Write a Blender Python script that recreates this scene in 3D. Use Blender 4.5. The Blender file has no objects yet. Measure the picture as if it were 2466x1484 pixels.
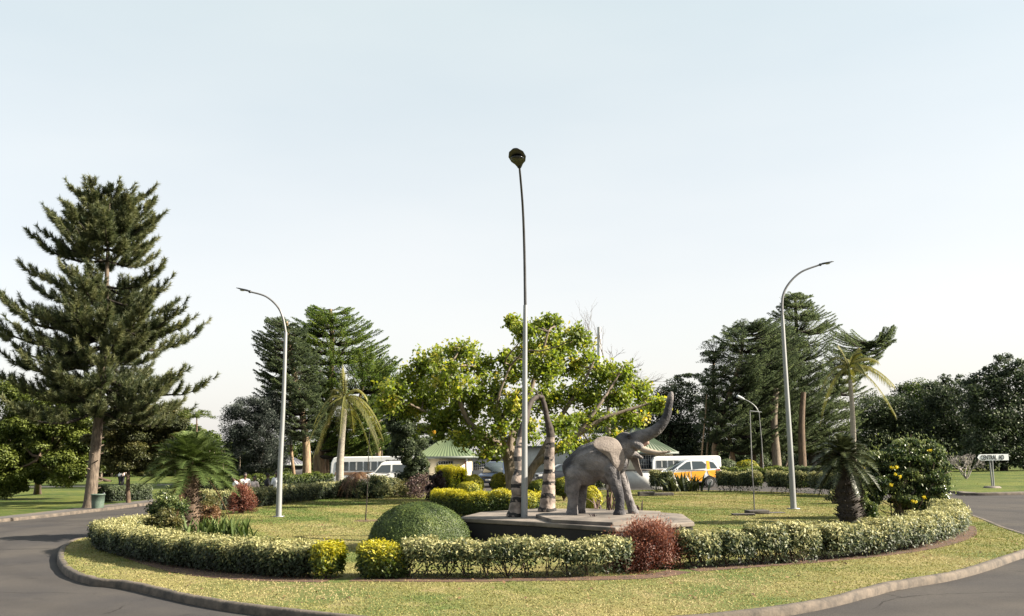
import bpy, bmesh, math, random
import numpy as np
from mathutils import Vector, Matrix

# ------------------------------------------------------------------ camera, world, sun
random.seed(7); RNG = np.random.default_rng(11)
SC = bpy.context.scene; COL = SC.collection
F, CX, CY, H = 2200.0, 1233.0, 742.0, 2.3
PITCH = math.atan((1090 - 742) / F); ROLL = 0.014
cf = np.array([0, math.cos(PITCH), math.sin(PITCH)]); cr = np.array([1.0, 0, 0]); cu = np.cross(cr, cf)
cr, cu = cr * math.cos(ROLL) - cu * math.sin(ROLL), cr * math.sin(ROLL) + cu * math.cos(ROLL)
cam_d = bpy.data.cameras.new('camera'); cam = bpy.data.objects.new('camera', cam_d); COL.objects.link(cam)
cam.matrix_world = Matrix(((cr[0], cu[0], -cf[0], 0), (cr[1], cu[1], -cf[1], 0), (cr[2], cu[2], -cf[2], H), (0, 0, 0, 1)))
cam_d.sensor_fit = 'HORIZONTAL'; cam_d.sensor_width = 36; cam_d.lens = 36 * F / 2466
cam_d.clip_start = 0.1; cam_d.clip_end = 3000
SC.camera = cam

SUN_EL, SUN_AZ = 29.0, 8.0          # elevation; azimuth towards the camera side, measured from +X
el, az = math.radians(SUN_EL), math.radians(SUN_AZ)
sdir = Vector((math.cos(el) * math.cos(az), -math.cos(el) * math.sin(az), math.sin(el)))
sl = bpy.data.lights.new('sun', 'SUN'); sl.energy = 5.0; sl.angle = math.radians(0.6); sl.color = (1.0, 0.90, 0.74)
so = bpy.data.objects.new('sun', sl); COL.objects.link(so); so.rotation_euler = sdir.to_track_quat('Z', 'Y').to_euler()
W = bpy.data.worlds.new('World'); SC.world = W; W.use_nodes = True
nt = W.node_tree; nt.nodes.clear()
sky = nt.nodes.new('ShaderNodeTexSky'); sky.sky_type = 'NISHITA'; sky.sun_disc = False
sky.sun_elevation = el; sky.sun_rotation = math.radians(90 + SUN_AZ)
sky.air_density = 1.0; sky.dust_density = 3.0; sky.ozone_density = 1.0
bg = nt.nodes.new('ShaderNodeBackground'); bg.inputs[1].default_value = 0.0505
mixw = nt.nodes.new('ShaderNodeMix'); mixw.data_type = 'RGBA'; mixw.inputs[0].default_value = 0.62
wtc = nt.nodes.new('ShaderNodeTexCoord'); wsp = nt.nodes.new('ShaderNodeSeparateXYZ'); nt.links.new(wtc.outputs['Generated'], wsp.inputs[0])
wrp = nt.nodes.new('ShaderNodeValToRGB'); wrp.color_ramp.elements[0].position = 0.0; wrp.color_ramp.elements[0].color = (6.9, 6.55, 6.3, 1)
wrp.color_ramp.elements[1].position = 0.5; wrp.color_ramp.elements[1].color = (5.2, 5.8, 5.6, 1)
wmid = wrp.color_ramp.elements.new(0.2); wmid.color = (6.35, 6.3, 6.05, 1)
nt.links.new(wsp.outputs[2], wrp.inputs[0])
wmp = nt.nodes.new('ShaderNodeMapping'); wmp.inputs['Scale'].default_value = (1.2, 1.2, 4.5); nt.links.new(wtc.outputs['Generated'], wmp.inputs[0])
wnz = nt.nodes.new('ShaderNodeTexNoise'); wnz.inputs['Scale'].default_value = 1.4; wnz.inputs['Detail'].default_value = 4; nt.links.new(wmp.outputs[0], wnz.inputs['Vector'])
wr2 = nt.nodes.new('ShaderNodeValToRGB'); wr2.color_ramp.elements[0].position = .35; wr2.color_ramp.elements[0].color = (.95, .965, .975, 1); wr2.color_ramp.elements[1].position = .68; wr2.color_ramp.elements[1].color = (1.05, 1.035, 1.02, 1)
nt.links.new(wnz.outputs[0], wr2.inputs[0])
wmu = nt.nodes.new('ShaderNodeMix'); wmu.data_type = 'RGBA'; wmu.blend_type = 'MULTIPLY'; wmu.inputs[0].default_value = 1
nt.links.new(wrp.outputs[0], wmu.inputs[6]); nt.links.new(wr2.outputs[0], wmu.inputs[7]); nt.links.new(wmu.outputs[2], mixw.inputs[7])
ow = nt.nodes.new('ShaderNodeOutputWorld')
nt.links.new(sky.outputs[0], mixw.inputs[6]); nt.links.new(mixw.outputs[2], bg.inputs[0]); nt.links.new(bg.outputs[0], ow.inputs[0])
SC.view_settings.view_transform = 'Standard'; SC.view_settings.look = 'None'
SC.view_settings.exposure = 1.90; SC.view_settings.gamma = 1.0
SC.render.engine = 'CYCLES'
cy = SC.cycles; cy.max_bounces = 5; cy.diffuse_bounces = 2; cy.glossy_bounces = 2; cy.transmission_bounces = 3
cy.transparent_max_bounces = 6; cy.caustics_reflective = False; cy.caustics_refractive = False
cy.sample_clamp_indirect = 4.0

# ------------------------------------------------------------------ placing helpers
def _ray(x, y): return cf * F + cr * (x - CX) + cu * (CY - y)
def G(x, y, z=0.0):
    d = _ray(x, y); t = (z - H) / d[2]
    return np.array([0, 0, H]) + d * t
def P(x, y, Y):
    d = _ray(x, y); return np.array([0, 0, H]) + d * (Y / d[1])
ISL = 0.12
def smooth_path(pts, n=8, closed=False):
    pts = [np.array(p, float) for p in pts]; N = len(pts); out = []
    rng = range(N if closed else N - 1)
    for i in rng:
        if closed: p0, p1, p2, p3 = pts[(i - 1) % N], pts[i], pts[(i + 1) % N], pts[(i + 2) % N]
        else: p0, p1, p2, p3 = pts[max(i - 1, 0)], pts[i], pts[i + 1], pts[min(i + 2, N - 1)]
        for k in range(n):
            t = k / n
            out.append(0.5 * ((2 * p1) + (-p0 + p2) * t + (2 * p0 - 5 * p1 + 4 * p2 - p3) * t * t + (-p0 + 3 * p1 - 3 * p2 + p3) * t ** 3))
    if not closed: out.append(pts[-1])
    return np.array(out)

# ------------------------------------------------------------------ object helpers
def tag(o, label=None, cat=None, group=None, kind=None):
    if label: o['label'] = label
    if cat: o['category'] = cat
    if group: o['group'] = group
    if kind: o['kind'] = kind
    return o
def empty(name, loc=(0, 0, 0), rz=0.0, label=None, cat=None, group=None, kind=None):
    o = bpy.data.objects.new(name, None); COL.objects.link(o); o.location = tuple(float(v) for v in loc); o.rotation_euler = (0, 0, rz)
    o.empty_display_size = 0.2
    return tag(o, label, cat, group, kind)
def link(name, me, mat, parent=None):
    o = bpy.data.objects.new(name, me); COL.objects.link(o)
    if mat and not me.materials: me.materials.append(mat)
    if parent:
        o.parent = parent
        # meshes are written in world coordinates: undo the parent's place
        bpy_m = Matrix.Translation(parent.location) @ parent.rotation_euler.to_matrix().to_4x4() if parent.type == 'EMPTY' and parent.parent is None else Matrix()
        o.matrix_parent_inverse = bpy_m.inverted()
    return o
def link_local(name, me, mat, parent):
    o = bpy.data.objects.new(name, me); COL.objects.link(o)
    if mat and not me.materials: me.materials.append(mat)
    if parent: o.parent = parent
    return o
def copy_tree(o, parent=None):
    c = o.copy(); COL.objects.link(c); c.parent = parent
    for ch in list(o.children): copy_tree(ch, c)
    return c

class MB:
    """collects numpy geometry; build() links it as ONE mesh object"""
    def __init__(s): s.v = []; s.l = []; s.t = []; s.a = []; s.n = 0
    def add(s, verts, faces, lv=0.5):
        verts = np.asarray(verts, float).reshape(-1, 3); faces = np.asarray(faces, int)
        s.v.append(verts); s.l.append((faces + s.n).ravel()); s.t.append(np.full(len(faces), faces.shape[1]))
        s.a.append(np.broadcast_to(np.asarray(lv, float), (len(faces),)).copy()); s.n += len(verts)
    def mesh(s, name, smooth=False):
        me = bpy.data.meshes.new(name)
        v = np.concatenate(s.v); l = np.concatenate(s.l); t = np.concatenate(s.t); a = np.concatenate(s.a)
        me.vertices.add(len(v)); me.vertices.foreach_set('co', v.ravel().astype(np.float32))
        me.loops.add(len(l)); me.loops.foreach_set('vertex_index', l.astype(np.int32))
        me.polygons.add(len(t)); st = np.concatenate([[0], np.cumsum(t)[:-1]])
        me.polygons.foreach_set('loop_start', st.astype(np.int32)); me.polygons.foreach_set('loop_total', t.astype(np.int32))
        if smooth: me.polygons.foreach_set('use_smooth', np.ones(len(t), bool))
        at = me.attributes.new('lv', 'FLOAT', 'FACE'); at.data.foreach_set('value', a.astype(np.float32))
        me.update(calc_edges=True); me.validate()
        return me
    def build(s, name, mat, parent=None, smooth=False, local=False):
        me = s.mesh(name, smooth)
        return (link_local if local else link)(name, me, mat, parent)
    def tube(s, pts, radii, k=8, cap=True, lv=0.5, ell=1.0):
        pts = np.asarray(pts, float); n = len(pts); radii = np.broadcast_to(np.asarray(radii, float), (n,))
        T = np.gradient(pts, axis=0); T /= (np.linalg.norm(T, axis=1)[:, None] + 1e-9)
        ref = np.array([0, 0, 1.0]) if abs(T[:, 2]).mean() < 0.8 else np.array([0, 1.0, 0])
        A = np.cross(T, ref); A /= (np.linalg.norm(A, axis=1)[:, None] + 1e-9); B = np.cross(T, A)
        an = np.arange(k) * 2 * math.pi / k
        V = pts[:, None] + radii[:, None, None] * (A[:, None] * np.cos(an)[None, :, None] + B[:, None] * np.sin(an)[None, :, None] * ell)
        i = np.arange(n - 1)[:, None] * k; j = np.arange(k)[None]; j2 = (j + 1) % k
        Q = np.stack([i + j, i + j2, i + k + j2, i + k + j], -1).reshape(-1, 4)
        s.add(V.reshape(-1, 3), Q, lv)
        if cap:
            s.add(V[0], [list(range(k))][::1], lv); s.add(V[-1], [list(range(k))[::-1]], lv)
    def box(s, c, size, R=None, lv=0.5):
        c = np.asarray(c, float); h = np.asarray(size, float) / 2
        sg = np.array([[-1, -1, -1], [1, -1, -1], [1, 1, -1], [-1, 1, -1], [-1, -1, 1], [1, -1, 1], [1, 1, 1], [-1, 1, 1]]) * h
        if R is not None: sg = sg @ np.asarray(R).T
        s.add(sg + c, [[0, 3, 2, 1], [4, 5, 6, 7], [0, 1, 5, 4], [1, 2, 6, 5], [2, 3, 7, 6], [3, 0, 4, 7]], lv)
    def leaves(s, c, L, Wd, lv, up=0.6, nrm=None, axis=None):
        """diamond leaves at centres c; up biases normals upward"""
        n = len(c)
        N = RNG.normal(size=(n, 3)); N /= np.linalg.norm(N, axis=1)[:, None]
        if nrm is not None: N = N * 0.7 + nrm
        N[:, 2] += up; N /= np.linalg.norm(N, axis=1)[:, None]
        A = RNG.normal(size=(n, 3)) if axis is None else axis + RNG.normal(size=(n, 3)) * 0.25
        A -= N * (A * N).sum(1)[:, None]; A /= (np.linalg.norm(A, axis=1)[:, None] + 1e-9)
        B = np.cross(N, A)
        L = np.broadcast_to(L, (n,))[:, None] * RNG.uniform(.7, 1.25, (n, 1)); Wd = np.broadcast_to(Wd, (n,))[:, None] * RNG.uniform(.75, 1.2, (n, 1))
        fold = N * Wd * 0.15
        V = np.stack([c - A * L / 2, c + B * Wd / 2 + A * L * .06 + fold, c + A * L / 2, c - B * Wd / 2 + A * L * .06 + fold], 1).reshape(-1, 3)
        s.add(V, np.arange(4 * n).reshape(n, 4), lv)

# ------------------------------------------------------------------ materials
def newmat(name):
    m = bpy.data.materials.new(name); m.use_nodes = True; n = m.node_tree; n.nodes.clear()
    return m, n, n.nodes.new, n.links.new
ALB = 0.66
def c4(c): return (c[0] * ALB, c[1] * ALB, c[2] * ALB, 1)
def mat(name, col, col2=None, scale=3.0, rough=0.7, bump=0.0, metal=0.0, detail=5, thr=(0.35, 0.65), stretch=(1, 1, 1), bscale=None, col3=None, s3=0.5, t3=(0.55, 0.7)):
    m, n, N, Lk = newmat(name)
    o = N('ShaderNodeOutputMaterial'); p = N('ShaderNodeBsdfPrincipled'); Lk(p.outputs[0], o.inputs[0])
    p.inputs['Roughness'].default_value = rough; p.inputs['Metallic'].default_value = metal
    if col2 is None: col2 = tuple(v * .8 for v in col)
    tc = N('ShaderNodeTexCoord'); mp = N('ShaderNodeMapping'); mp.inputs['Scale'].default_value = stretch
    Lk(tc.outputs['Object'], mp.inputs[0])
    nz = N('ShaderNodeTexNoise'); nz.inputs['Scale'].default_value = scale; nz.inputs['Detail'].default_value = detail; nz.inputs['Roughness'].default_value = .65
    Lk(mp.outputs[0], nz.inputs['Vector'])
    r = N('ShaderNodeValToRGB'); r.color_ramp.elements[0].position = thr[0]; r.color_ramp.elements[1].position = thr[1]
    r.color_ramp.elements[0].color = c4(col2); r.color_ramp.elements[1].color = c4(col); Lk(nz.outputs[0], r.inputs[0])
    out = r.outputs[0]
    if col3 is not None:
        n3 = N('ShaderNodeTexNoise'); n3.inputs['Scale'].default_value = s3; n3.inputs['Detail'].default_value = 4; Lk(mp.outputs[0], n3.inputs['Vector'])
        r3 = N('ShaderNodeValToRGB'); r3.color_ramp.elements[0].position = t3[0]; r3.color_ramp.elements[1].position = t3[1]; Lk(n3.outputs[0], r3.inputs[0])
        mx = N('ShaderNodeMix'); mx.data_type = 'RGBA'; Lk(r3.outputs[0], mx.inputs[0]); Lk(out, mx.inputs[6]); mx.inputs[7].default_value = c4(col3); out = mx.outputs[2]
    Lk(out, p.inputs['Base Color'])
    if bump:
        b = N('ShaderNodeBump'); b.inputs['Strength'].default_value = bump; b.inputs['Distance'].default_value = 0.03
        nb = N('ShaderNodeTexNoise'); nb.inputs['Scale'].default_value = bscale or scale * 4; nb.inputs['Detail'].default_value = 6; Lk(mp.outputs[0], nb.inputs['Vector'])
        Lk(nb.outputs[0], b.inputs['Height']); Lk(b.outputs[0], p.inputs['Normal'])
    return m
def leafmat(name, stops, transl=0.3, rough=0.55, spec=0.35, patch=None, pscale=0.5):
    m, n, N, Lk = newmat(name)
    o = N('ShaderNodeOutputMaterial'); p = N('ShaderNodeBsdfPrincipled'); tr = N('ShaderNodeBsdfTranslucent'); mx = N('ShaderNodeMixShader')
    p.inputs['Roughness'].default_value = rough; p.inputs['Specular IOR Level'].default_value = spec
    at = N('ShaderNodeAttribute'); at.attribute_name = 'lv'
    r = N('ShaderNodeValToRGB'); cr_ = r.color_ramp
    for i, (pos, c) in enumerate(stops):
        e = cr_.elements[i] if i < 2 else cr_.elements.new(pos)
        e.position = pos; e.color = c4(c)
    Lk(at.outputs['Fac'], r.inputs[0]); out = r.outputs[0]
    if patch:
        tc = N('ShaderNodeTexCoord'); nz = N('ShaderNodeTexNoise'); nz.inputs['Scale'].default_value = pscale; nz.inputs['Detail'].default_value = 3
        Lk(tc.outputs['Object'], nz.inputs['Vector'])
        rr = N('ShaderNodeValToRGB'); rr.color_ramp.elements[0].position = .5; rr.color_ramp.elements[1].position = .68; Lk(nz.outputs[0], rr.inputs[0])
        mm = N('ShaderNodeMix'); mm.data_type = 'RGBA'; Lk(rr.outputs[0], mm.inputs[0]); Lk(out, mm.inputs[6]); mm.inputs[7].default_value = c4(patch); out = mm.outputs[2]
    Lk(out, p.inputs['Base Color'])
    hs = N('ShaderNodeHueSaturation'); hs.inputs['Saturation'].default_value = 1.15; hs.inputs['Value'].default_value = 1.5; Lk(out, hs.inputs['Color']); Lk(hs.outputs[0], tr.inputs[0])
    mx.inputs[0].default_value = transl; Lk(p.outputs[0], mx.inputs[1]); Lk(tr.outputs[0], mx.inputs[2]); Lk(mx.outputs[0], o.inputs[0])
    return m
def glass(name, col=(0.03, 0.04, 0.05), rough=0.06):
    m = mat(name, col, col, rough=rough); m.node_tree.nodes['Principled BSDF'].inputs['Specular IOR Level'].default_value = 0.9
    return m

M = {}
def asphalt_mat():
    m, n, N, Lk = newmat('asphalt'); o = N('ShaderNodeOutputMaterial'); p = N('ShaderNodeBsdfPrincipled'); Lk(p.outputs[0], o.inputs[0]); p.inputs['Roughness'].default_value = .95; p.inputs['Specular IOR Level'].default_value = .12
    tc = N('ShaderNodeTexCoord')
    def nz(s_, d=5, r=.6):
        k = N('ShaderNodeTexNoise'); k.inputs['Scale'].default_value = s_; k.inputs['Detail'].default_value = d; k.inputs['Roughness'].default_value = r; Lk(tc.outputs['Object'], k.inputs['Vector']); return k
    def rp(src, a, b, ca, cb):
        k = N('ShaderNodeValToRGB'); k.color_ramp.elements[0].position = a; k.color_ramp.elements[1].position = b; k.color_ramp.elements[0].color = (*ca, 1); k.color_ramp.elements[1].color = (*cb, 1); Lk(src, k.inputs[0]); return k.outputs[0]
    def mixc(bt, f, a, b):
        k = N('ShaderNodeMix'); k.data_type = 'RGBA'; k.blend_type = bt
        if isinstance(f, float): k.inputs[0].default_value = f
        else: Lk(f, k.inputs[0])
        Lk(a, k.inputs[6])
        if isinstance(b, tuple): k.inputs[7].default_value = b
        else: Lk(b, k.inputs[7])
        return k.outputs[2]
    base = rp(nz(.35, 6).outputs[0], .35, .65, (.042, .040, .042), (.066, .060, .056))
    agg = rp(nz(60, 2, .8).outputs[0], .3, .7, (.72, .72, .72), (1.3, 1.28, 1.25)); out = mixc('MULTIPLY', 1.0, base, agg)
    ds = N('ShaderNodeVectorMath'); ds.operation = 'DISTANCE'; ds.inputs[1].default_value = (.6, 30, 0); Lk(tc.outputs['Object'], ds.inputs[0])
    sn = N('ShaderNodeMath'); sn.operation = 'SINE'; ml = N('ShaderNodeMath'); ml.operation = 'MULTIPLY'; ml.inputs[1].default_value = 3.4; Lk(ds.outputs['Value'], ml.inputs[0]); Lk(ml.outputs[0], sn.inputs[0])
    out = mixc('MULTIPLY', .6, out, rp(sn.outputs[0], .3, 1.0, (1, 1, 1), (.82, .82, .83)))
    wp = N('ShaderNodeMix'); wp.data_type = 'VECTOR'; wp.inputs[0].default_value = .35; Lk(tc.outputs['Object'], wp.inputs[4]); Lk(nz(.9, 4).outputs['Color'], wp.inputs[5])
    vo = N('ShaderNodeTexVoronoi'); vo.feature = 'DISTANCE_TO_EDGE'; vo.inputs['Scale'].default_value = .55; Lk(wp.outputs[1], vo.inputs['Vector'])
    crack = rp(vo.outputs['Distance'], .002, .007, (1, 1, 1), (0, 0, 0)); msk = rp(nz(.5, 3).outputs[0], .52, .6, (0, 0, 0), (1, 1, 1)); cm = mixc('MULTIPLY', 1.0, crack, msk)
    out = mixc('MIX', cm, out, (.018, .016, .015, 1)); st_ = rp(nz(1.1, 3).outputs[0], .66, .74, (0, 0, 0), (.55, .55, .55)); out = mixc('MIX', st_, out, (.024, .023, .024, 1))
    Lk(out, p.inputs['Base Color']); b = N('ShaderNodeBump'); b.inputs['Strength'].default_value = .5; b.inputs['Distance'].default_value = .01; Lk(nz(110, 3).outputs[0], b.inputs['Height']); Lk(b.outputs[0], p.inputs['Normal']); return m
M['asphalt'] = asphalt_mat()
M['kerb'] = mat('kerb_concrete', (.17, .135, .105), (.06, .05, .042), scale=4, rough=.9, bump=.4)
M['pave'] = mat('pavement', (.14, .125, .12), (.10, .09, .085), scale=2, rough=.9, bump=.3, bscale=40, col3=(.19, .15, .11), s3=.5)
M['soil'] = mat('soil', (.17, .085, .05), (.06, .034, .024), scale=5, rough=.95, bump=.6, bscale=25)
M['concrete'] = mat('plinth_concrete', (.30, .25, .21), (.10, .085, .075), scale=1.3, rough=.88, bump=.35, col3=(.07, .06, .055), s3=.9, t3=(.52, .68))
M['concrete_shade'] = mat('plinth_side_shaded', (.022, .018, .018), (.009, .008, .009), scale=1.5, rough=.9, bump=.3)  # plinth sides: their shade is painted in as a near-black colour
M['slabstone'] = mat('slab_stone', (.10, .085, .075), (.05, .045, .04), scale=4, rough=.9, bump=.4)
M['galv'] = mat('galvanised_steel', (.36, .37, .38), (.27, .28, .29), scale=2, rough=.45, metal=.3, stretch=(1, 1, .2))
M['arm_dark'] = mat('weathered_arm', (.10, .10, .11), (.06, .06, .065), rough=.5, metal=.3)
M['lamphead'] = mat('lamp_head', (.008, .009, .012), rough=.35)
M['lens'] = mat('lamp_lens', (.62, .64, .66), (.5, .52, .55), rough=.12)
M['lens_dark'] = mat('lamp_lens_dark', (.03, .032, .04), rough=.2)
M['bark'] = mat('bark', (.19, .125, .08), (.055, .037, .027), scale=2.5, rough=.9, bump=.8, stretch=(6, 6, 1))
M['pinebark'] = mat('pine_bark', (.225, .175, .13), (.075, .055, .042), scale=3.0, rough=.92, bump=.9, stretch=(5, 5, 1))
M['palebark'] = mat('pale_bark', (.42, .30, .18), (.17, .11, .07), scale=1.8, rough=.85, bump=.5, stretch=(5, 5, .8))
M['greybark'] = mat('grey_bark', (.27, .215, .16), (.12, .092, .07), scale=2.5, rough=.88, bump=.6, stretch=(4, 4, 1))
M['darkbark'] = mat('dark_bark', (.045, .033, .026), (.02, .015, .012), scale=3, rough=.9, bump=.6)
M['twig'] = mat('bare_twig', (.20, .17, .14), (.12, .10, .085), rough=.85)
M['palmtrunk'] = mat('palm_trunk', (.40, .36, .29), (.27, .24, .20), scale=2.0, rough=.8, bump=.3, stretch=(1, 1, 9))
M['stem'] = mat('hedge_stem', (.20, .15, .105), (.09, .065, .05), rough=.9)

def lawn_mat(name, z):
    m, n, N, Lk = newmat(name)
    o = N('ShaderNodeOutputMaterial'); p = N('ShaderNodeBsdfPrincipled'); Lk(p.outputs[0], o.inputs[0]); p.inputs['Roughness'].default_value = .95
    p.inputs['Specular IOR Level'].default_value = .15
    tc = N('ShaderNodeTexCoord')
    def noise(s, d=5, r=.6, vec=None):
        k = N('ShaderNodeTexNoise'); k.inputs['Scale'].default_value = s; k.inputs['Detail'].default_value = d; k.inputs['Roughness'].default_value = r
        Lk(vec or tc.outputs['Object'], k.inputs['Vector']); return k
    def ramp(src, a, b, ca, cb):
        k = N('ShaderNodeValToRGB'); k.color_ramp.elements[0].position = a; k.color_ramp.elements[1].position = b
        k.color_ramp.elements[0].color = (*ca, 1); k.color_ramp.elements[1].color = (*cb, 1); Lk(src, k.inputs[0]); return k
    big = noise(.22, 6, .62); fine = noise(9, 4, .7); mid = noise(1.4, 5, .65)
    green, yellow, dry = z
    base = ramp(big.outputs[0], .40, .62, tuple(v * ALB for v in green), tuple(v * ALB for v in yellow))
    dm = ramp(mid.outputs[0], .52, .80, (0, 0, 0), (1, 1, 1))
    mx = N('ShaderNodeMix'); mx.data_type = 'RGBA'; Lk(dm.outputs[0], mx.inputs[0]); Lk(base.outputs[0], mx.inputs[6]); mx.inputs[7].default_value = c4(dry)
    vr = ramp(fine.outputs[0], .3, .7, (.7, .7, .7), (1.2, 1.2, 1.2))
    mu = N('ShaderNodeMix'); mu.data_type = 'RGBA'; mu.blend_type = 'MULTIPLY'; mu.inputs[0].default_value = 1; Lk(mx.outputs[2], mu.inputs[6]); Lk(vr.outputs[0], mu.inputs[7])
    Lk(mu.outputs[2], p.inputs['Base Color'])
    b = N('ShaderNodeBump'); b.inputs['Strength'].default_value = .6; b.inputs['Distance'].default_value = .05
    fb = noise(28, 4, .7); Lk(fb.outputs[0], b.inputs['Height']); Lk(b.outputs[0], p.inputs['Normal'])
    return m
M['lawn'] = lawn_mat('island_lawn', ((.12, .165, .045), (.31, .265, .105), (.44, .34, .18)))
M['outlawn'] = lawn_mat('park_lawn', ((.06, .10, .018), (.15, .175, .035), (.28, .23, .09)))
M['grass'] = leafmat('grass_blades', [(0, (.10, .165, .04)), (.45, (.30, .285, .105)), (1, (.46, .38, .21))], transl=.2, spec=.05)
LV = dict(
    pine=leafmat('pine_needles', [(0, (.018, .032, .020)), (.45, (.080, .105, .045)), (1, (.24, .245, .11))], .3),
    ptip=leafmat('terminalia_leaves', [(0, (.03, .06, .018)), (.45, (.13, .20, .05)), (1, (.32, .38, .09))], .42),
    ptip2=leafmat('terminalia_leaves_dark', [(0, (.035, .052, .034)), (.5, (.115, .15, .08)), (1, (.25, .30, .14))], .45),  # greyed leaf tones, distance haze mixed into the colour
    broad=leafmat('broad_leaves', [(0, (.016, .032, .008)), (.5, (.065, .10, .02)), (1, (.19, .23, .045))], .3),
    olive=leafmat('olive_leaves', [(0, (.04, .05, .02)), (.5, (.10, .11, .035)), (1, (.22, .19, .07))], .3),
    dark=leafmat('dark_leaves', [(0, (.022, .036, .02)), (.5, (.070, .095, .048)), (1, (.17, .21, .10))], .3),
    blue=leafmat('weeping_leaves', [(0, (.014, .020, .016)), (.6, (.042, .055, .045)), (1, (.12, .145, .115))], .2),
    centre=leafmat('centre_tree_leaves', [(0, (.05, .08, .018)), (.4, (.22, .29, .05)), (.8, (.50, .48, .09)), (1, (.62, .50, .09))], .45),
    cream=leafmat('variegated_leaves', [(0, (.018, .03, .012)), (.40, (.055, .085, .03)), (.62, (.24, .25, .10)), (1, (.58, .54, .26))], .2),
    yel=leafmat('golden_leaves', [(0, (.035, .065, .012)), (.45, (.14, .18, .02)), (.75, (.42, .38, .025)), (1, (.62, .55, .05))], .3),
    dome=leafmat('clipped_dome_leaves', [(0, (.016, .034, .009)), (.6, (.085, .130, .028)), (1, (.18, .22, .05))], .15),
    red=leafmat('red_foliage', [(0, (.05, .016, .014)), (.5, (.16, .050, .034)), (1, (.42, .18, .11))], .25),
    purple=leafmat('purple_foliage', [(0, (.025, .014, .018)), (.6, (.06, .035, .04)), (1, (.20, .13, .11))], .15),
    cycad=leafmat('cycad_fronds', [(0, (.022, .042, .012)), (.5, (.080, .12, .032)), (1, (.20, .25, .09))], .2, rough=.6, spec=.15),
    cycad_dark=leafmat('dark_cycad_fronds', [(0, (.008, .012, .006)), (.55, (.04, .055, .02)), (1, (.24, .26, .12))], .1, rough=.4),  # near-black tones: backlit shade of the right sago palm painted in
    dead=leafmat('dead_fronds', [(0, (.09, .045, .025)), (.6, (.22, .12, .06)), (1, (.38, .24, .13))], .2),
    palm=leafmat('palm_fronds', [(0, (.07, .085, .02)), (.5, (.20, .20, .05)), (1, (.44, .38, .12))], .35),
    rose=leafmat('glossy_shrub_leaves', [(0, (.016, .034, .012)), (.5, (.055, .095, .03)), (1, (.30, .34, .13))], .25, rough=.35),
    flower=leafmat('yellow_flowers', [(0, (.75, .58, .03)), (1, (.95, .80, .10))], .2),
    orange=leafmat('orange_fruit', [(0, (.70, .38, .03)), (1, (.85, .55, .10))], .2),
)

# ------------------------------------------------------------------ ground
def sheet(name, poly, z, m, kind='structure', label=None, cat=None):
    bm = bmesh.new(); vs = [bm.verts.new((p[0], p[1], z)) for p in poly]; f = bm.faces.new(vs)
    if f.normal.z < 0: f.normal_flip()
    bmesh.ops.triangulate(bm, faces=bm.faces[:]); me = bpy.data.meshes.new(name); bm.to_mesh(me); bm.free()
    return tag(link(name, me, m), label, cat, None, kind)
def ribbon(name, pts, w, z, m, kind='structure'):
    pts = np.asarray(pts)[:, :2]; T = np.gradient(pts, axis=0); T /= np.linalg.norm(T, axis=1)[:, None]; Nn = np.stack([-T[:, 1], T[:, 0]], 1)
    w = np.broadcast_to(w, (len(pts),))[:, None]
    V = np.concatenate([np.c_[pts + Nn * w / 2, np.full(len(pts), z)], np.c_[pts - Nn * w / 2, np.full(len(pts), z)]]); n = len(pts)
    mb = MB(); i = np.arange(n - 1); mb.add(V, np.stack([i + n, i + n + 1, i + 1, i], 1)); return tag(mb.build(name, m), kind=kind)
def kerb(name, pts, w, z0, z1, closed, label):
    """kerb of real height: outer face, chamfered top"""
    pts = np.asarray(pts)[:, :2]
    if closed: T = np.roll(pts, -1, 0) - np.roll(pts, 1, 0)
    else: T = np.gradient(pts, axis=0)
    T /= np.linalg.norm(T, axis=1)[:, None]; Nn = np.stack([-T[:, 1], T[:, 0]], 1)
    prof = [(-w / 2, z0), (-w / 2, z1 - .03), (-w / 2 + .03, z1), (w / 2 - .03, z1), (w / 2, z1 - .03), (w / 2, z0)]
    V = np.stack([np.c_[pts + Nn * a, np.full(len(pts), b)] for a, b in prof], 1)
    n, k = len(pts), len(prof); mb = MB(); i = np.arange(n if closed else n - 1)[:, None]; j = np.arange(k - 1)[None]
    i2 = (i + 1) % n
    V[:, :, 2] += RNG.normal(size=(n, 1)) * .004
    mb.add(V.reshape(-1, 3), np.stack([i * k + j, i2 * k + j, i2 * k + j + 1, i * k + j + 1], -1).reshape(-1, 4))
    return tag(mb.build(name, M['kerb']), kind='structure')

sheet('ground', [(-900, -200), (900, -200), (900, 1500), (-900, 1500)], 0.0, M['outlawn'])
outerL = smooth_path([(-21, -12), (-22.5, 5), (-22.3, 18), (-20.9, 28), tuple(G(57, 1252)[:2]), tuple(G(200, 1236)[:2]), tuple(G(345, 1218)[:2]), (-17.6, 54), (-17.5, 62)], 6)
outerR = smooth_path([(60, 50), (40, 47.5), tuple(G(2408, 1193)[:2]), tuple(G(2300, 1189)[:2]), (19.5, 50), (18, 56), (18.5, 64)], 6)
roadpoly = list(outerL) + [(-16, 90), (26, 90)] + list(outerR[::-1]) + [(60, 36), (34, 24), (25, 8), (24, -12)]
sheet('road', [(p[0], p[1]) for p in roadpoly], 0.004, M['asphalt'])
kerb('kerb', outerL, .28, 0, .13, False, '')
kerb('kerb', outerR, .3, 0, .13, False, '')
ribbon('pavement', outerL + np.array([-1.25, 0]), 2.2, .02, M['pave'])
ribbon('pavement', outerR[:20] + np.array([0.2, 1.35]), 2.2, .02, M['pave'])
ribbon('path', [(-75, 84), (-55, 80), (-38, 78), (-25, 79), (-14, 84)], 2.6, .008, M['pave'])
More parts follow.
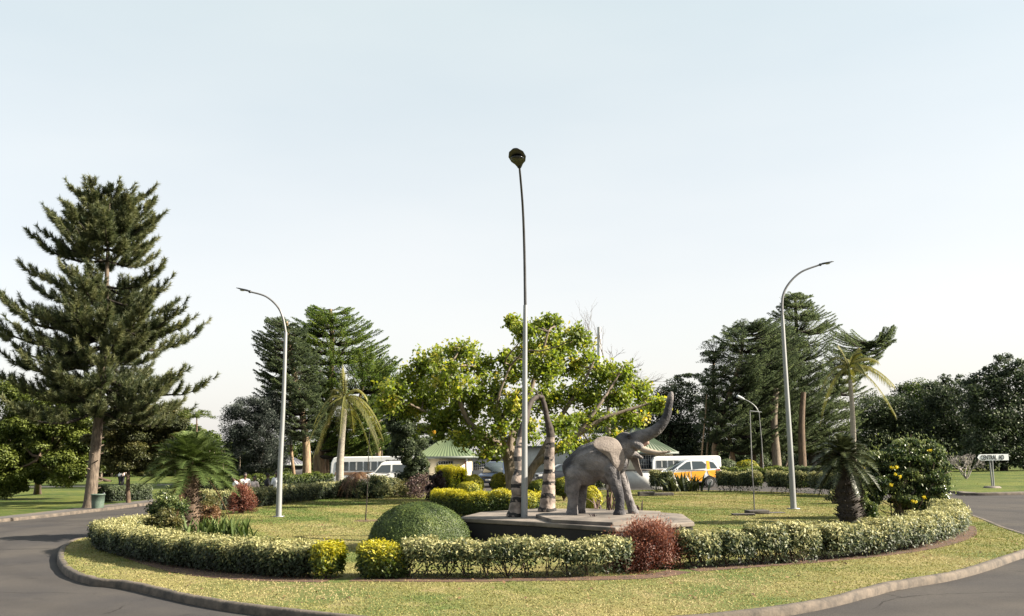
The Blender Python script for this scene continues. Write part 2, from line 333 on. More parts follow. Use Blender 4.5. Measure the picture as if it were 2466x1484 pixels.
ISLP = [G(270, 1284, ISL), G(180, 1300, ISL), G(148, 1330, ISL), G(165, 1368, ISL), G(230, 1393, ISL), G(318, 1403, ISL), (-4.0, 14.1, 0), (-.4, 12.3, 0), (3.4, 13.1, 0),
        G(2150, 1403, ISL), G(2290, 1379, ISL), G(2408, 1345, ISL), (12.0, 21.6, 0), G(2408, 1268, ISL), (14.7, 30.5, 0), (15.4, 36, 0), (15.0, 43.5, 0), (12.6, 48.5, 0),
        (8.5, 51.8, 0), (2, 53.6, 0), (-4, 53.6, 0), (-8.8, 51.0, 0), (-11.3, 45, 0), (-12.9, 39, 0), (-13.0, 33, 0)]
isl = smooth_path([(p[0], p[1]) for p in ISLP], 8, True)
def island_sheet():
    n = len(isl); c = isl.mean(0); mb = MB(); rings = np.linspace(0.02, 1, 14)
    V = np.concatenate([np.c_[c + (isl - c) * r, np.full(n, ISL)] for r in rings])
    for k in range(len(rings) - 1):
        i = np.arange(n); j = (i + 1) % n
        if k == 0: pass
    i = np.arange(n)[None]; j = (i + 1) % n; k = np.arange(len(rings) - 1)[:, None] * n
    mb.add(V, np.stack([k + i, k + j, k + n + j, k + n + i], -1).reshape(-1, 4))
    mb.add(V[:n], [list(range(n))])
    # outer edge drops to road
    o = tag(mb.build('island_lawn', M['lawn']), kind='structure'); return o
island_sheet()
kerb('kerb', isl, .16, 0, ISL + .012, True, '')

def resample0(pts): return smooth_path([(p[0], p[1], 0) for p in pts], 16)[:, :2]
# soil beds beneath the hedges and bushes
BEDS = []
def bed(pts, w):
    BEDS.append((resample0(pts), w)); return ribbon('soil_bed', smooth_path([(p[0], p[1], 0) for p in pts], 10), w, ISL + .006, M['soil'])

# ------------------------------------------------------------------ hedges
def resample(path, n):
    path = np.asarray(path, float); d = np.r_[0, np.cumsum(np.linalg.norm(np.diff(path, axis=0), axis=1))]
    s = np.linspace(0, d[-1], n); return np.stack([np.interp(s, d, path[:, k]) for k in range(path.shape[1])], 1), d[-1]
def hedge(pts, w, h, lm, label, n=22000, leggy=.25, group=None, L=.074, z0=ISL, lumps=.085, lvtop=.35, stems=7, base=.45, gaps=None, spread=.22, core=True, flare=0.0, cat='hedge', yelend=None, name='hedge'):
    path = smooth_path([(p[0], p[1]) for p in pts], 10); ps, length = resample(path, 400)
    T = np.gradient(ps, axis=0); T /= np.linalg.norm(T, axis=1)[:, None]; Nn = np.stack([-T[:, 1], T[:, 0]], 1)
    c0 = ps[len(ps) // 2]; root = empty(name, (c0[0], c0[1], z0), 0, label, cat, group)
    hs = h * (1 + .05 * np.sin(np.linspace(0, length * 3.1, 400) + 1) + .05 * np.sin(np.linspace(0, length * 7.7, 400)) + np.convolve(RNG.normal(size=400 + 14) * .16, np.ones(15) / 15, 'valid'))
    ws = w * (1 + .08 * np.sin(np.linspace(0, length * 4.3, 400)))
    keep = np.ones(400)
    if gaps:
        for a, b, q in gaps: keep[int(a * 400):int(b * 400)] = q
    u = RNG.uniform(0, 1, n * 2)
    # clump: plants every 0.35 m
    npl = max(3, int(length / .34)); pc = (np.round(u * npl) + RNG.normal(size=len(u)) * spread) / npl
    u = np.where(RNG.uniform(size=len(u)) < .6, u, pc).clip(0, 1)
    idx = (u * 399).astype(int)
    ok = RNG.uniform(size=len(u)) < keep[idx]; u = u[ok][:n]; idx = idx[ok][:n]; n = len(u)
    # cross-section: shell of a rounded box
    side = RNG.uniform(size=n); top = side < .34
    t = RNG.uniform(0, 1, n) ** (1 / (1 + 1.6 * leggy)); t = np.where(RNG.uniform(size=n) < .07, RNG.uniform(0, 1, n), leggy + t * (1 - leggy))
    sx = np.where(RNG.uniform(size=n) < .5, -1, 1) * (1 - np.abs(RNG.normal(size=n)) * .22).clip(-1, 1)
    sx = np.where(top, RNG.uniform(-1, 1, n), sx); t = np.where(top, 1 - np.abs(RNG.normal(size=n)) * .07, t)
    tap = np.where(t > .82, np.sqrt(np.maximum(0, 1 - ((t - .82) / .30) ** 2)), 1.0) * (1 + flare * t) * (.72 + .28 * np.minimum(t / .5, 1))
    endf = np.minimum(1, np.sqrt(np.minimum(u, 1 - u) * length / .22) * .8 + .35)
    pos = np.c_[ps[idx] + T[idx] * RNG.normal(size=(n, 1)) * .03 + Nn[idx] * (sx * tap * endf * ws[idx] / 2)[:, None], z0 + t * hs[idx]]
    pos += RNG.normal(size=(n, 3)) * lumps * .45
    nrm = np.c_[Nn[idx] * np.sign(sx)[:, None] * np.where(top, .1, .9)[:, None], np.where(top, 1.2, .2)]
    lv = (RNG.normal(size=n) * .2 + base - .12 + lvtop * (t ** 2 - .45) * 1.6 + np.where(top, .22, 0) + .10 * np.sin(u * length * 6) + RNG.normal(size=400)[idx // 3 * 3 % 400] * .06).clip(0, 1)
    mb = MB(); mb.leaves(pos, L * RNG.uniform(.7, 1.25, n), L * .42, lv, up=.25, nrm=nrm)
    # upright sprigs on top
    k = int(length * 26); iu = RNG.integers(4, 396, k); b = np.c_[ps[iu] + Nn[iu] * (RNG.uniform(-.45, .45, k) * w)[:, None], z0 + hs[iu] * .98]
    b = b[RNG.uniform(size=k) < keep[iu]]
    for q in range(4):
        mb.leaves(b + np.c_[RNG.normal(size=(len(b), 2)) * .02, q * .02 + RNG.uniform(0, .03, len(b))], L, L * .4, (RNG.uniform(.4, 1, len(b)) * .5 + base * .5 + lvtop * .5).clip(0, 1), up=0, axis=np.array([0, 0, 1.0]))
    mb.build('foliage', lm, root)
    if stems:
        st = MB(); ns = int(length * stems); st.tube(ps[::16] * [1, 1] if False else np.c_[ps[::13], np.full(len(ps[::13]), z0 - .03)], .012, 4, cap=False)
        for q in range(ns):
            i = int(RNG.uniform(2, 398))
            if keep[i] < .3 and RNG.uniform() < .6: continue
            i = int(np.clip(np.round(i / 400 * npl) / npl * 399 + RNG.normal() * 3, 1, 398))
            p = ps[i]; a = RNG.uniform(0, 6.28); r = RNG.uniform(.05, w * .42)
            p1 = np.array([p[0], p[1], z0 - .01]); p3 = np.array([p[0] + math.cos(a) * r, p[1] + math.sin(a) * r, z0 + h * RNG.uniform(.55, .9)])
            p2 = (p1 + p3) / 2 + np.array([math.cos(a) * r * .25, math.sin(a) * r * .25, 0]) + RNG.normal(size=3) * .015
            st.tube([p1, p2, p3], [.012, .009, .005], 4, cap=False)
        st.build('stems', M['stem'], root)
    if core:
        cpath, _ = resample(path, 60); Tc = np.gradient(cpath, axis=0); Tc /= np.linalg.norm(Tc, axis=1)[:, None]; Nc = np.stack([-Tc[:, 1], Tc[:, 0]], 1)
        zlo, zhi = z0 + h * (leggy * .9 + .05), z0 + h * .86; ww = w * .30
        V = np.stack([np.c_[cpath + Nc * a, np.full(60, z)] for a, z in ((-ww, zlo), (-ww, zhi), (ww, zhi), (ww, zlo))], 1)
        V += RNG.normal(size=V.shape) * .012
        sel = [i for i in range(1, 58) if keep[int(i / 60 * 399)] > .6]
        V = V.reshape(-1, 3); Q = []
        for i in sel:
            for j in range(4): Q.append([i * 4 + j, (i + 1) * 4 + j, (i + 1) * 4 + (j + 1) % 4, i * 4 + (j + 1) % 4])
        cb = MB(); cb.add(V, Q); cb.build('dark_core', M['innerdark'], root)
    return root
M['innerdark'] = mat('dark_core', (.04, .042, .02), (.018, .018, .012), scale=14, rough=.95, bump=.8)  # solid dark core blocking the view through the leaves, not twigs

g = lambda x, y, z=ISL: tuple(G(x, y, z)[:2])
HG = 'variegated hedges round the island'
# front left hedge: curls back at its left end
bed([(-10.3, 25.6), (-10.1, 23.6), g(285, 1322), g(450, 1372), g(620, 1391), g(800, 1396)], .75)
hedge([(-10.25, 25.6), (-10.35, 24.0), (-9.7, 22.7), (-8.4, 21.0), (-6.6, 19.15), (-4.8, 17.75), (-3.55, 17.15)], .85, .54, LV['cream'], 'long variegated clipped hedge curving along the road kerb below the left sago palm', n=72000, leggy=.12, group=HG, base=.42, lvtop=.55)
hedge([(-3.60, 17.1), (-3.2, 16.98)], .62, .50, LV['yel'], 'small golden bush closing the end of the front hedge beside the lawn gap', n=6000, leggy=.2, group='golden bushes', base=.5, lvtop=.35, cat='bush', stems=8, name='bush')
bed([g(850, 1396), g(1100, 1397), g(1300, 1395), g(1540, 1390), g(1640, 1376)], .5)
hedge([(-2.75, 17.05), (-2.25, 17.0), (-2.0, 17.0)], .75, .50, LV['yel'], 'yellow green leafy bush at the end of the middle hedge before the clipped dome', n=12000, leggy=.12, group='golden bushes', base=.42, lvtop=.5, cat='bush', stems=8, name='bush')
hedge([(-1.95, 17.0), (-.6, 16.85), (.5, 16.8), (1.3, 16.85), (2.0, 17.0)], .72, .57, LV['cream'], 'leggy pale variegated hedge with bare stems in front of the tallest lamp post', n=27000, leggy=.50, group=HG, base=.52, lvtop=.35, stems=12,
      gaps=[(.58, .70, .45)], core=False)
bed([g(1660, 1372), g(1800, 1362), g(2000, 1346), g(2200, 1322), g(2310, 1292), (12.4, 26)], .65)
rp = [(3.15, 17.9), (4.0, 18.05), (5.6, 18.55)]
for k, (x, y, dz, lb) in enumerate([(3.45, 17.75, .02, 'thin leggy variegated bush next to the red bush by the kerb'), (4.15, 17.95, 0, 'dark centred variegated bush, second beyond the front red bush'), (4.85, 18.15, .08, 'round variegated bush with green top, third beyond the front red bush'), (5.5, 18.35, .10, 'pale upright variegated bush beside the gap before the right hedge')]):
    hedge([(x - .34, y - .08), (x + .34, y + .08)], .66, .54 + dz, LV['cream'], lb, n=7200, leggy=.40, group='variegated bushes by the red bush', base=(.46, .36, .46, .62)[k], lvtop=.32, stems=26, core=False, cat='bush', name='bush', spread=.4)
hedge([(6.0, 18.75), (7.2, 19.4), (8.6, 20.55), (9.9, 22.1), (10.9, 23.5), (11.7, 25.2), (12.5, 27.2)], .8, .60, LV['cream'], 'thick cream coloured hedge bending up past the flowering shrub to the road', n=62000, leggy=.25, group=HG, base=.54, lvtop=.32, stems=9)
# rear hedges
hedge([g(480, 1233), (-11.8, 38.9), (-11.2, 41.2), (-10.6, 44), (-9.6, 47.3), (-8.7, 49.6)], .9, .74, LV['cream'], 'tall rear hedge running behind the left lamp post to the brown palm', n=34000, leggy=.1, L=.10, group=HG, base=.40, lvtop=.38, stems=3)
hedge([(-7.6, 51.0), (-6.9, 51.9), (-5.6, 52.6)], .9, .85, LV['cream'], 'low rear hedge in front of the white van', n=9000, leggy=.2, L=.11, group=HG, base=.45, lvtop=.2, stems=3)
for k, (a, b, lb) in enumerate([((10.9, 49.6), (12.7, 48.0), 'rear hedge block between the yellow taxi and the thin pole'), ((13.0, 47.2), (14.2, 45.2), 'rear hedge block just behind the right lamp post'), ((14.3, 44.4), (15.1, 41.5), 'rear hedge block behind the dark right sago palm')]):
    hedge([a, ((a[0] + b[0]) / 2, (a[1] + b[1]) / 2), b], .8, .95, LV['cream'], lb, n=9000, leggy=.3, L=.11, group=HG, base=.42, lvtop=.3, stems=5)
hedge([(7.7, 52.4), (8.8, 52.0)], .7, .95, LV['cream'], 'square variegated bush in front of the taxi bonnet', n=5000, leggy=.2, L=.11, group='variegated bushes far back', base=.42, lvtop=.25, cat='bush', stems=4, name='bush')
hedge([(3.3, 52.3), (5.2, 52.6)], .7, .95, LV['cream'], 'grey green rear hedge seen behind the elephant statue', n=6000, leggy=.15, L=.11, group=HG, base=.36, lvtop=.2, stems=3)
# golden hedges in the middle
GH = 'golden clipped hedges behind the plinth'
hedge([(-2.7, 35.2), (-2.5, 33.3), (-1.5, 32.6), (.1, 32.5), (1.0, 32.8)], .8, .80, LV['yel'], 'golden topped clipped hedge angled behind the left striped sculpture', n=42000, leggy=.05, L=.07, group=GH, base=.30, lvtop=.85, stems=2)
def ball(x, y, Y, r, lm, label, n=5000, squash=1.0, group=None, L=.08, base=.5, lvtop=.6, name='bush', cat='bush', z0=ISL, flat=False):
    c = P(x, y, Y); root = empty(name, (c[0], c[1], z0), 0, label, cat, group)
    d = RNG.normal(size=(n, 3)); d /= np.linalg.norm(d, axis=1)[:, None]
    zc = max(c[2], z0 + r * squash * .8); zc = c[2]
    if flat: d[:, 2] = d[:, 2].clip(-1, .75)
    p = np.array([c[0], c[1], zc]) + d * [r, r, r * squash] * RNG.uniform(.86, 1.03, (n, 1)) * (1 + .05 * np.sin(d[:, :1] * 7 + d[:, 1:2] * 5))
    p[:, 2] = np.maximum(p[:, 2], z0)
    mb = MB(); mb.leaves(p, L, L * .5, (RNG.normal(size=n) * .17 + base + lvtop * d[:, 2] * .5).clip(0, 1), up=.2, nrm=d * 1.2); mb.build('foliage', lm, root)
    st = MB(); b = [c[0], c[1], z0 - .02]; st.tube([b, [c[0], c[1], zc]], [.05, .03], 6, cap=False)
    for q in range(10):
        a = q * .63; st.tube([[c[0], c[1], z0], [c[0] + math.cos(a) * r * .5, c[1] + math.sin(a) * r * .5, zc]], [.02, .01], 4, cap=False)
    st.build('stems', M['stem'], root)
    # opaque inside
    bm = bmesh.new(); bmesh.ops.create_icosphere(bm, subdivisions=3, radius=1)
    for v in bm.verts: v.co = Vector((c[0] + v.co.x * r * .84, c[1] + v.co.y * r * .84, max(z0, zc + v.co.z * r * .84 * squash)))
    me = bpy.data.meshes.new('dark_core'); bm.to_mesh(me); bm.free(); link('dark_core', me, M['innerdark'], root)
    return root
GB = 'golden clipped bushes'
ball(1140, 1168, 39, .42, LV['yel'], 'round golden bush beside the guard house bush wall', group=GB, base=.55)
ball(1128, 1178, 38, .50, LV['yel'], 'low golden bush in front of the round golden one', group=GB, squash=.6, base=.5)
ball(1203, 1163, 43, .42, LV['yel'], 'flat topped golden bush beside the parked dark blue car', group=GB, squash=1.1, base=.5)
ball(1272, 1206, 31, .28, LV['yel'], 'golden bush tip showing right of the tallest pole', group=GB, squash=1.2, base=.55, n=3500)
ball(1398, 1190, 34, .45, LV['yel'], 'golden bush beneath the elephant belly', group=GB, squash=1.0, base=.45, n=4500)
ball(1425, 1205, 30, .34, LV['yel'], 'bright golden bush between the elephant legs', group=GB, squash=1.3, base=.7, n=4500)
ball(1300, 1178, 40, .50, LV['yel'], 'dark green bush with golden top behind the sculptures', group=GB, squash=.8, base=.2, n=5000)
ball(1358, 1172, 42, .60, LV['yel'], 'wide green bush behind the right striped sculpture', group=GB, squash=.7, base=.3, n=5000)
hedge([tuple(P(1062, 1150, 55)[:2]), tuple(P(1112, 1150, 54)[:2])], 1.4, 1.35, LV['yel'], 'large square clipped golden beige bush against the guard house', n=15000, leggy=.02, L=.08, base=.62, lvtop=.35, stems=1, cat='bush', name='bush')

# ------------------------------------------------------------------ clipped dome
def dome():
    c = G(1010, 1318, ISL); rx, ry, h = 1.20, 1.20, 1.02
    root = empty('dome_bush', (c[0], c[1], ISL), 0, 'big smooth clipped green dome bush on the lawn left of the plinth', 'bush')
    n = 95000; u = RNG.uniform(0, 1, n); a = RNG.uniform(0, 2 * math.pi, n); ph = np.arccos(1 - u)
    d = np.c_[np.sin(ph) * np.cos(a), np.sin(ph) * np.sin(a), np.cos(ph)]
    prof = np.c_[np.sign(d[:, 0]) * np.abs(d[:, 0]) * rx, d[:, 1] * ry, d[:, 2] ** .9 * h]
    p = np.array([c[0], c[1], ISL]) + prof * (1 + RNG.normal(size=(n, 1)) * .014 + .016 * np.sin(d[:, :1] * 9) * np.cos(d[:, 1:2] * 8))
    lv = (RNG.normal(size=n) * .22 + .5 + .15 * np.sin(p[:, 0] * 4.1) * np.sin(p[:, 1] * 3.3 + p[:, 2] * 5)).clip(0, 1)
    bump = .010 * np.sin(p[:, 0] * 5.1 + 1.7 * np.sin(p[:, 1] * 3.3)) * np.sin(p[:, 2] * 6.3 + p[:, 1] * 4.4) + .006 * np.sin(p[:, 0] * 13 + p[:, 2] * 11); p = p + d * bump[:, None]; lv = (lv + bump * 9).clip(0, 1)
    mb = MB(); mb.leaves(p, .036, .020, lv, up=.1, nrm=d * 1.5); k = 350; sh = p[:k]
    for q in range(3): mb.leaves(sh + d[:k] * (.012 + q * .016), .042, .016, RNG.uniform(.5, 1, k), up=.1, axis=np.array([0, 0, 1.0]))
    mb.build('foliage', LV['dome'], root)
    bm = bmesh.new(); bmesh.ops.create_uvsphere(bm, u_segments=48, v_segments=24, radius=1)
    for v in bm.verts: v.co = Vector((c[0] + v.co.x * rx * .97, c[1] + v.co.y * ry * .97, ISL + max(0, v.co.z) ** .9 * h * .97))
    me = bpy.data.meshes.new('dark_core'); bm.to_mesh(me); bm.free(); link('dark_core', me, M['innerdark'], root)  # dark solid core under the leaf shell
dome()

# ------------------------------------------------------------------ red bushes
def red_bush(x, y, Y, r, hgt, lm, label, n=36000, L=.06):
    c = P(x, y, Y); root = empty('red_bush', (c[0], c[1], ISL), 0, label, 'bush', 'feathery red bushes')
    mb = MB(); st = MB(); k = 130; base = np.array([c[0], c[1], ISL])
    for q in range(k):
        a = RNG.uniform(0, 6.28); e = RNG.uniform(-.05, 1.45); ln = RNG.uniform(.72, 1.05)
        d = np.array([math.cos(a) * math.cos(e) * r, math.sin(a) * math.cos(e) * r, (.10 + .88 * math.sin(e)) * hgt]) * ln
        t = np.linspace(0, 1, 5)[:, None]; path = base + d * t + np.array([0, 0, .12 * hgt]) * np.sin(t * 3.14) + RNG.normal(size=(5, 3)) * .02
        st.tube(path, np.linspace(.01, .003, 5), 4, cap=False)
        m = n // k; tt = RNG.uniform(.12, 1.02, m) ** .75; pos = base + d * tt[:, None] + np.array([0, 0, .12 * hgt]) * np.sin(tt * 3.14)[:, None] + RNG.normal(size=(m, 3)) * (.05 + .06 * tt[:, None]) * r
        pos[:, 2] = np.maximum(pos[:, 2], ISL + .01)
        mb.leaves(pos, L, L * .22, (RNG.normal(size=m) * .2 + .0 + .35 * tt + .38 * pos[:, 2] / (ISL + hgt) + .10 * math.sin(q)).clip(0, 1), up=.2, axis=d / np.linalg.norm(d))
    mb.build('foliage', lm, root); st.build('stems', M['stem'], root); return root
red_bush(1555, 1320, 17.6, .80, .90, LV['red'], 'feathery rust red bush in front of the right end of the plinth')
red_bush(582, 1190, 36.2, .62, 1.22, LV['red'], 'dark red bush in the rear hedge near the walking people', n=12000, L=.10)

# ------------------------------------------------------------------ lawn details: grass blades, litter
def inside(p, poly):
    x, y = p[:, 0], p[:, 1]; r = np.zeros(len(p), bool); n = len(poly)
    for i in range(n):
        x1, y1 = poly[i]; x2, y2 = poly[(i + 1) % n]
        r ^= ((y1 > y) != (y2 > y)) & (x < (x2 - x1) * (y - y1) / (y2 - y1 + 1e-12) + x1)
    return r
def blades(n, poly, y0, y1, x0, x1, z, hh, name, bias=1.0, lmn=None):
    p = np.c_[RNG.uniform(x0, x1, n), y0 + (y1 - y0) * RNG.uniform(0, 1, n) ** bias]
    p = p[inside(p, poly)]; okb = np.ones(len(p), bool)
    for bp_, bw in BEDS:
        dm = np.full(len(p), 9.0)
        for q_ in bp_: dm = np.minimum(dm, np.hypot(p[:, 0] - q_[0], p[:, 1] - q_[1]))
        okb &= (dm > bw * .5 * RNG.uniform(.75, 1.15, len(p))) | (RNG.uniform(size=len(p)) < .30)
    p = p[okb]
    m = len(p); a = RNG.uniform(0, 6.28, m); hgt = hh * RNG.uniform(.5, 1.3, m); w = .006 + .0004 * p[:, 1]
    d = np.c_[np.cos(a), np.sin(a)]; lean = RNG.normal(size=(m, 2)) * .5 * hgt[:, None]
    V = np.stack([np.c_[p - d * w[:, None], np.full(m, z)], np.c_[p + d * w[:, None], np.full(m, z)], np.c_[p + lean, z + hgt]], 1).reshape(-1, 3)
    nz = .10 * np.clip((22 - p[:, 1]) / 6, -.6, 1) + np.sin(p[:, 0] * .9 + 1.3 * np.sin(p[:, 1] * .7)) * .22 + np.sin(p[:, 0] * 2.7 + p[:, 1] * 1.9) * .12 + np.sin(p[:, 0] * 5.3 + 2.1 * np.sin(p[:, 1] * 4.1)) * np.sin(p[:, 1] * 6.7 + p[:, 0] * 1.3) * .14 - .16 * (p[:, 1] > 30) * (p[:, 0] < -1)
    mb = MB(); mb.add(V, np.arange(3 * m).reshape(m, 3), (.5 + nz + RNG.normal(size=m) * .075).clip(0, 1))
    return tag(mb.build(name, lmn or M['grass']), 'short dry mown grass covering the island lawn', 'grass', None, 'stuff')
blades(440000, isl, 12.3, 54, -13.5, 15.5, ISL, .019, 'grass', bias=1.2)
def litter():
    n = 2600; p = np.c_[RNG.uniform(-12, 14, n), RNG.uniform(14, 48, n)]; p = p[inside(p, isl)]; m = len(p)
    mb = MB(); s = RNG.uniform(.02, .06, m)
    mb.leaves(np.c_[p, np.full(m, ISL + .022)], s * 1.5, s, RNG.uniform(0, 1, m), up=2.0)
    tag(mb.build('fallen_leaves', LV['dead']), 'brown fallen leaves scattered over the lawn', 'leaves', None, 'stuff')
litter()

# ------------------------------------------------------------------ trees
def limb(mb, p0, p1, r0, r1, bend=.1, n=7, k=7, up=0.0):
    p0 = np.asarray(p0, float); p1 = np.asarray(p1, float); t = np.linspace(0, 1, n)[:, None]; Ln = np.linalg.norm(p1 - p0)
    off = RNG.normal(size=3) * bend * Ln; off2 = RNG.normal(size=3) * bend * .5 * Ln
    pts = p0 + (p1 - p0) * t + off * np.sin(t * math.pi) + off2 * np.sin(t * 2 * math.pi) + np.array([0, 0, up * Ln]) * (t ** 2 - t)
    mb.tube(pts, np.linspace(r0, r1, n), k, cap=False); return pts
def crown_blobs(mb, blobs, L, dens, lvb=.5, up=.7, wr=.5, sub=9, spread=.30, tone=.2, wmb=None):
    """blobs: (centre xyz, rx, ry, rz). leaves in sub-clumps so that the outline is uneven"""
    for c, rx, ry, rz in blobs:
        c = np.asarray(c, float); vol = (rx * rz + ry * rz + rx * ry) / 3; n = int(dens * vol * 2.6)
        if n < 5: continue
        k = max(6, int(sub * 1.6 * max(1, vol) ** .6)); d = RNG.normal(size=(k, 3)); d /= np.linalg.norm(d, axis=1)[:, None]
        rr = RNG.uniform(.35, 1.0, (k, 1)) ** .6; sc = c + d * rr * [rx, ry, rz]; cl = RNG.normal(size=k) * tone
        i = RNG.integers(0, k, n); sp = spread * (RNG.uniform(.6, 1.3, k))[i][:, None]
        g_ = RNG.normal(size=(n, 3)); g_ /= (np.linalg.norm(g_, axis=1)[:, None] + 1e-9); g_ *= RNG.uniform(0, 1, (n, 1)) ** .45 * 1.35
        p = sc[i] + g_ * sp * [rx, ry, rz * .8]
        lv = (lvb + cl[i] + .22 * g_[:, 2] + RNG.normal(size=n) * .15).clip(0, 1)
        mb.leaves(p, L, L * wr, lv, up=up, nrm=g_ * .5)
        if wmb is not None:
            for s in sc[:max(3, k // 2)]: limb(wmb, c - np.array([0, 0, rz * .5]), s, .03 * max(1, rz * .5), .008, .08, 4, 4)
def DB(L, Y, px=None):
    """blobs traced as (x, y, rx, rz[, dY]) in photo units at distance Y"""
    out = []
    for b in L:
        x, y, rx, rz = b[:4]; dY = b[4] if len(b) > 4 else 0.0
        s = (Y + dY) / F; out.append((P(x, y, Y + dY), rx * s, max(rx, rz) * s * .8, rz * s))
    return out
def tree(base, blobs, lm, barkm, label, dens=900, L=.14, trunk=None, r0=.25, up=.7, lvb=.5, sub=9, spread=.3, group=None, name='tree', wr=.5, tone=.2, cat='tree', limbs=True, twigs=False):
    root = empty(name, base, 0, label, cat, group); blobs = [(c, a * 1.25, b_ * 1.25, d * 1.25) for c, a, b_, d in blobs]
    tb = MB(); wb = MB(); wb_used = False
    trunk = [np.asarray(base, float) - [0, 0, .05]] + [np.asarray(p, float) for p in (trunk or [])]
    if len(trunk) == 1: trunk.append(trunk[0] + [0, 0, 2.0])
    tp = smooth_path(trunk, 6); tb.tube(tp, np.linspace(r0, r0 * .55, len(tp)) * (1 + .25 * np.exp(-np.arange(len(tp)) * .9)), 12, cap=False)
    top = tp[-1]
    if limbs:
        for c, rx, ry, rz in blobs:
            s = tp[int(len(tp) * RNG.uniform(.6, .99))]; limb(wb, s, np.asarray(c) , r0 * .38, r0 * .1, .07, 7, 6, up=.12); wb_used = True
    mb = MB(); crown_blobs(mb, blobs, L, dens, lvb, up, wr, sub, spread, tone, wb if twigs else None)
    tb.build('trunk', barkm, root, smooth=True)
    if wb_used: wb.build('limbs', barkm, root, smooth=True)
    mb.build('crown', lm, root); return root

# --- the tall pine
def pine():
    b = G(215, 1224); Y = b[1]; s = Y / F
    root = empty('pine_tree', b, 0, 'tall dark pine towering over the road beside the green bin', 'tree')
    tr = smooth_path([b - [0, 0, .05], P(223, 1150, Y), P(234, 1040, Y), P(244, 930, Y), P(252, 780, Y), P(260, 600, Y), P(265, 452, Y)], 6)
    rad = np.interp(np.linspace(0, 1, len(tr)), [0, .04, .2, .45, 1], [.36, .29, .25, .20, .03])
    tb = MB(); tb.tube(tr, rad, 14, cap=False)
    for q in range(26):   # stubs of cut branches
        i = int(RNG.uniform(3, 15)); a = RNG.uniform(0, 6.28); d = np.array([math.cos(a), math.sin(a), .3]); tb.tube([tr[i] + d * rad[i] * .8, tr[i] + d * (rad[i] + RNG.uniform(.05, .25))], [.035, .025], 5)
    tb.build('trunk', M['pinebark'], root, smooth=True)
    z0 = P(240, 985, Y)[2]; z1 = tr[-1][2] - .5
    zz = np.array([z0 - .1, P(0, 920, Y)[2], P(0, 850, Y)[2], P(0, 800, Y)[2], P(0, 740, Y)[2], P(0, 650, Y)[2], P(0, 560, Y)[2], P(0, 470, Y)[2], z1 + .3])
    RR = np.array([225, 250, 235, 262, 190, 168, 125, 78, 30]) * s; RL = np.array([215, 275, 300, 290, 235, 195, 135, 66, 28]) * s
    wb = MB(); nb = MB(); z = z0; wh = 0
    needl_c, needl_d, needl_lv = [], [], []
    while z < z1 - .1:
        i = np.argmin(abs(tr[:, 2] - z)); c = tr[i]; k = int(RNG.integers(6, 9)); a0 = RNG.uniform(0, 6.28)
        for q in range(k):
            a = a0 + q * 2 * math.pi / k + RNG.normal() * .2
            w = (math.cos(a) + 1) / 2; R = (w * np.interp(z, zz, RR) + (1 - w) * np.interp(z, zz, RL)) * RNG.choice([RNG.uniform(.45, .75), RNG.uniform(.75, .98), RNG.uniform(.88, 1.04)])
            dh = np.array([math.cos(a), math.sin(a), 0]); f = (z - z0) / (z1 - z0)
            rise = (-.26 + .42 * f) * R + RNG.normal() * .07 * R; n = 12; t = np.linspace(0, 1, n)[:, None]
            path = c + dh * R * t + np.array([0, 0, 1.0]) * (rise * t + R * (.27 * (t ** 3) - .08 * np.sin(t * math.pi)))
            path += np.cumsum(RNG.normal(size=(n, 3)) * .012 * R, axis=0) * t
            wb.tube(path, np.linspace(max(.022, .022 * R), .01, n), 5, cap=False)
            side = np.cross(dh, [0, 0, 1.0]); nt_ = int(10 + R * 8.5)
            for m in range(nt_):
                u = RNG.uniform(.10, 1.0) ** .8 if m else 1.0; p = path[int(u * (n - 1))]
                sg = RNG.choice([-1, 1]); ln = RNG.uniform(.35, .95) * (1.25 - .55 * u) * (.55 + .12 * R)
                d0 = dh * .75 + side * sg * RNG.uniform(.2, 1.0) + np.array([0, 0, RNG.uniform(-.15, .3)])
                if u > .96: d0 = dh + side * sg * .3
                d0 /= np.linalg.norm(d0); tt = np.linspace(0, 1, 5)[:, None]
                tw = p + d0 * ln * tt * (1 - .18 * tt) + np.array([0, 0, ln * .62]) * tt ** 2.0
                wb.tube(tw, np.linspace(.012, .006, 5), 3, cap=False)
                T = np.gradient(tw, axis=0); T /= np.linalg.norm(T, axis=1)[:, None]
                nn = int(60 + 60 * ln); idx = RNG.uniform(.15, 1, nn) * 4; i0 = np.minimum(idx.astype(int), 3); fr = (idx - i0)[:, None]
                pc = tw[i0] * (1 - fr) + tw[i0 + 1] * fr; ax = T[i0]
                rd = RNG.normal(size=(nn, 3)); rd -= ax * (rd * ax).sum(1)[:, None]; rd /= np.linalg.norm(rd, axis=1)[:, None]
                dd = ax * .75 + rd * RNG.uniform(.4, .95, (nn, 1)); dd /= np.linalg.norm(dd, axis=1)[:, None]
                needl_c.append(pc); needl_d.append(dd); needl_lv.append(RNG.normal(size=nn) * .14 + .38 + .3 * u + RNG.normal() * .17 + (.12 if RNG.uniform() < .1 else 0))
        z += RNG.uniform(.50, .78) * (1 if z < z1 - 2.5 else .6); wh += 1
    C = np.concatenate(needl_c); D = np.concatenate(needl_d); lv = np.concatenate(needl_lv).clip(0, 1); n = len(C)
    ln = RNG.uniform(.15, .30, (n, 1)); B = np.cross(D, RNG.normal(size=(n, 3))); B /= np.linalg.norm(B, axis=1)[:, None]
    V = np.stack([C - B * .014, C + B * .014, C + D * ln + np.array([0, 0, -.015])], 1).reshape(-1, 3)
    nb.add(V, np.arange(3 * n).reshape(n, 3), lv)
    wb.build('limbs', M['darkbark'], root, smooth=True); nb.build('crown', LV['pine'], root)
pine()

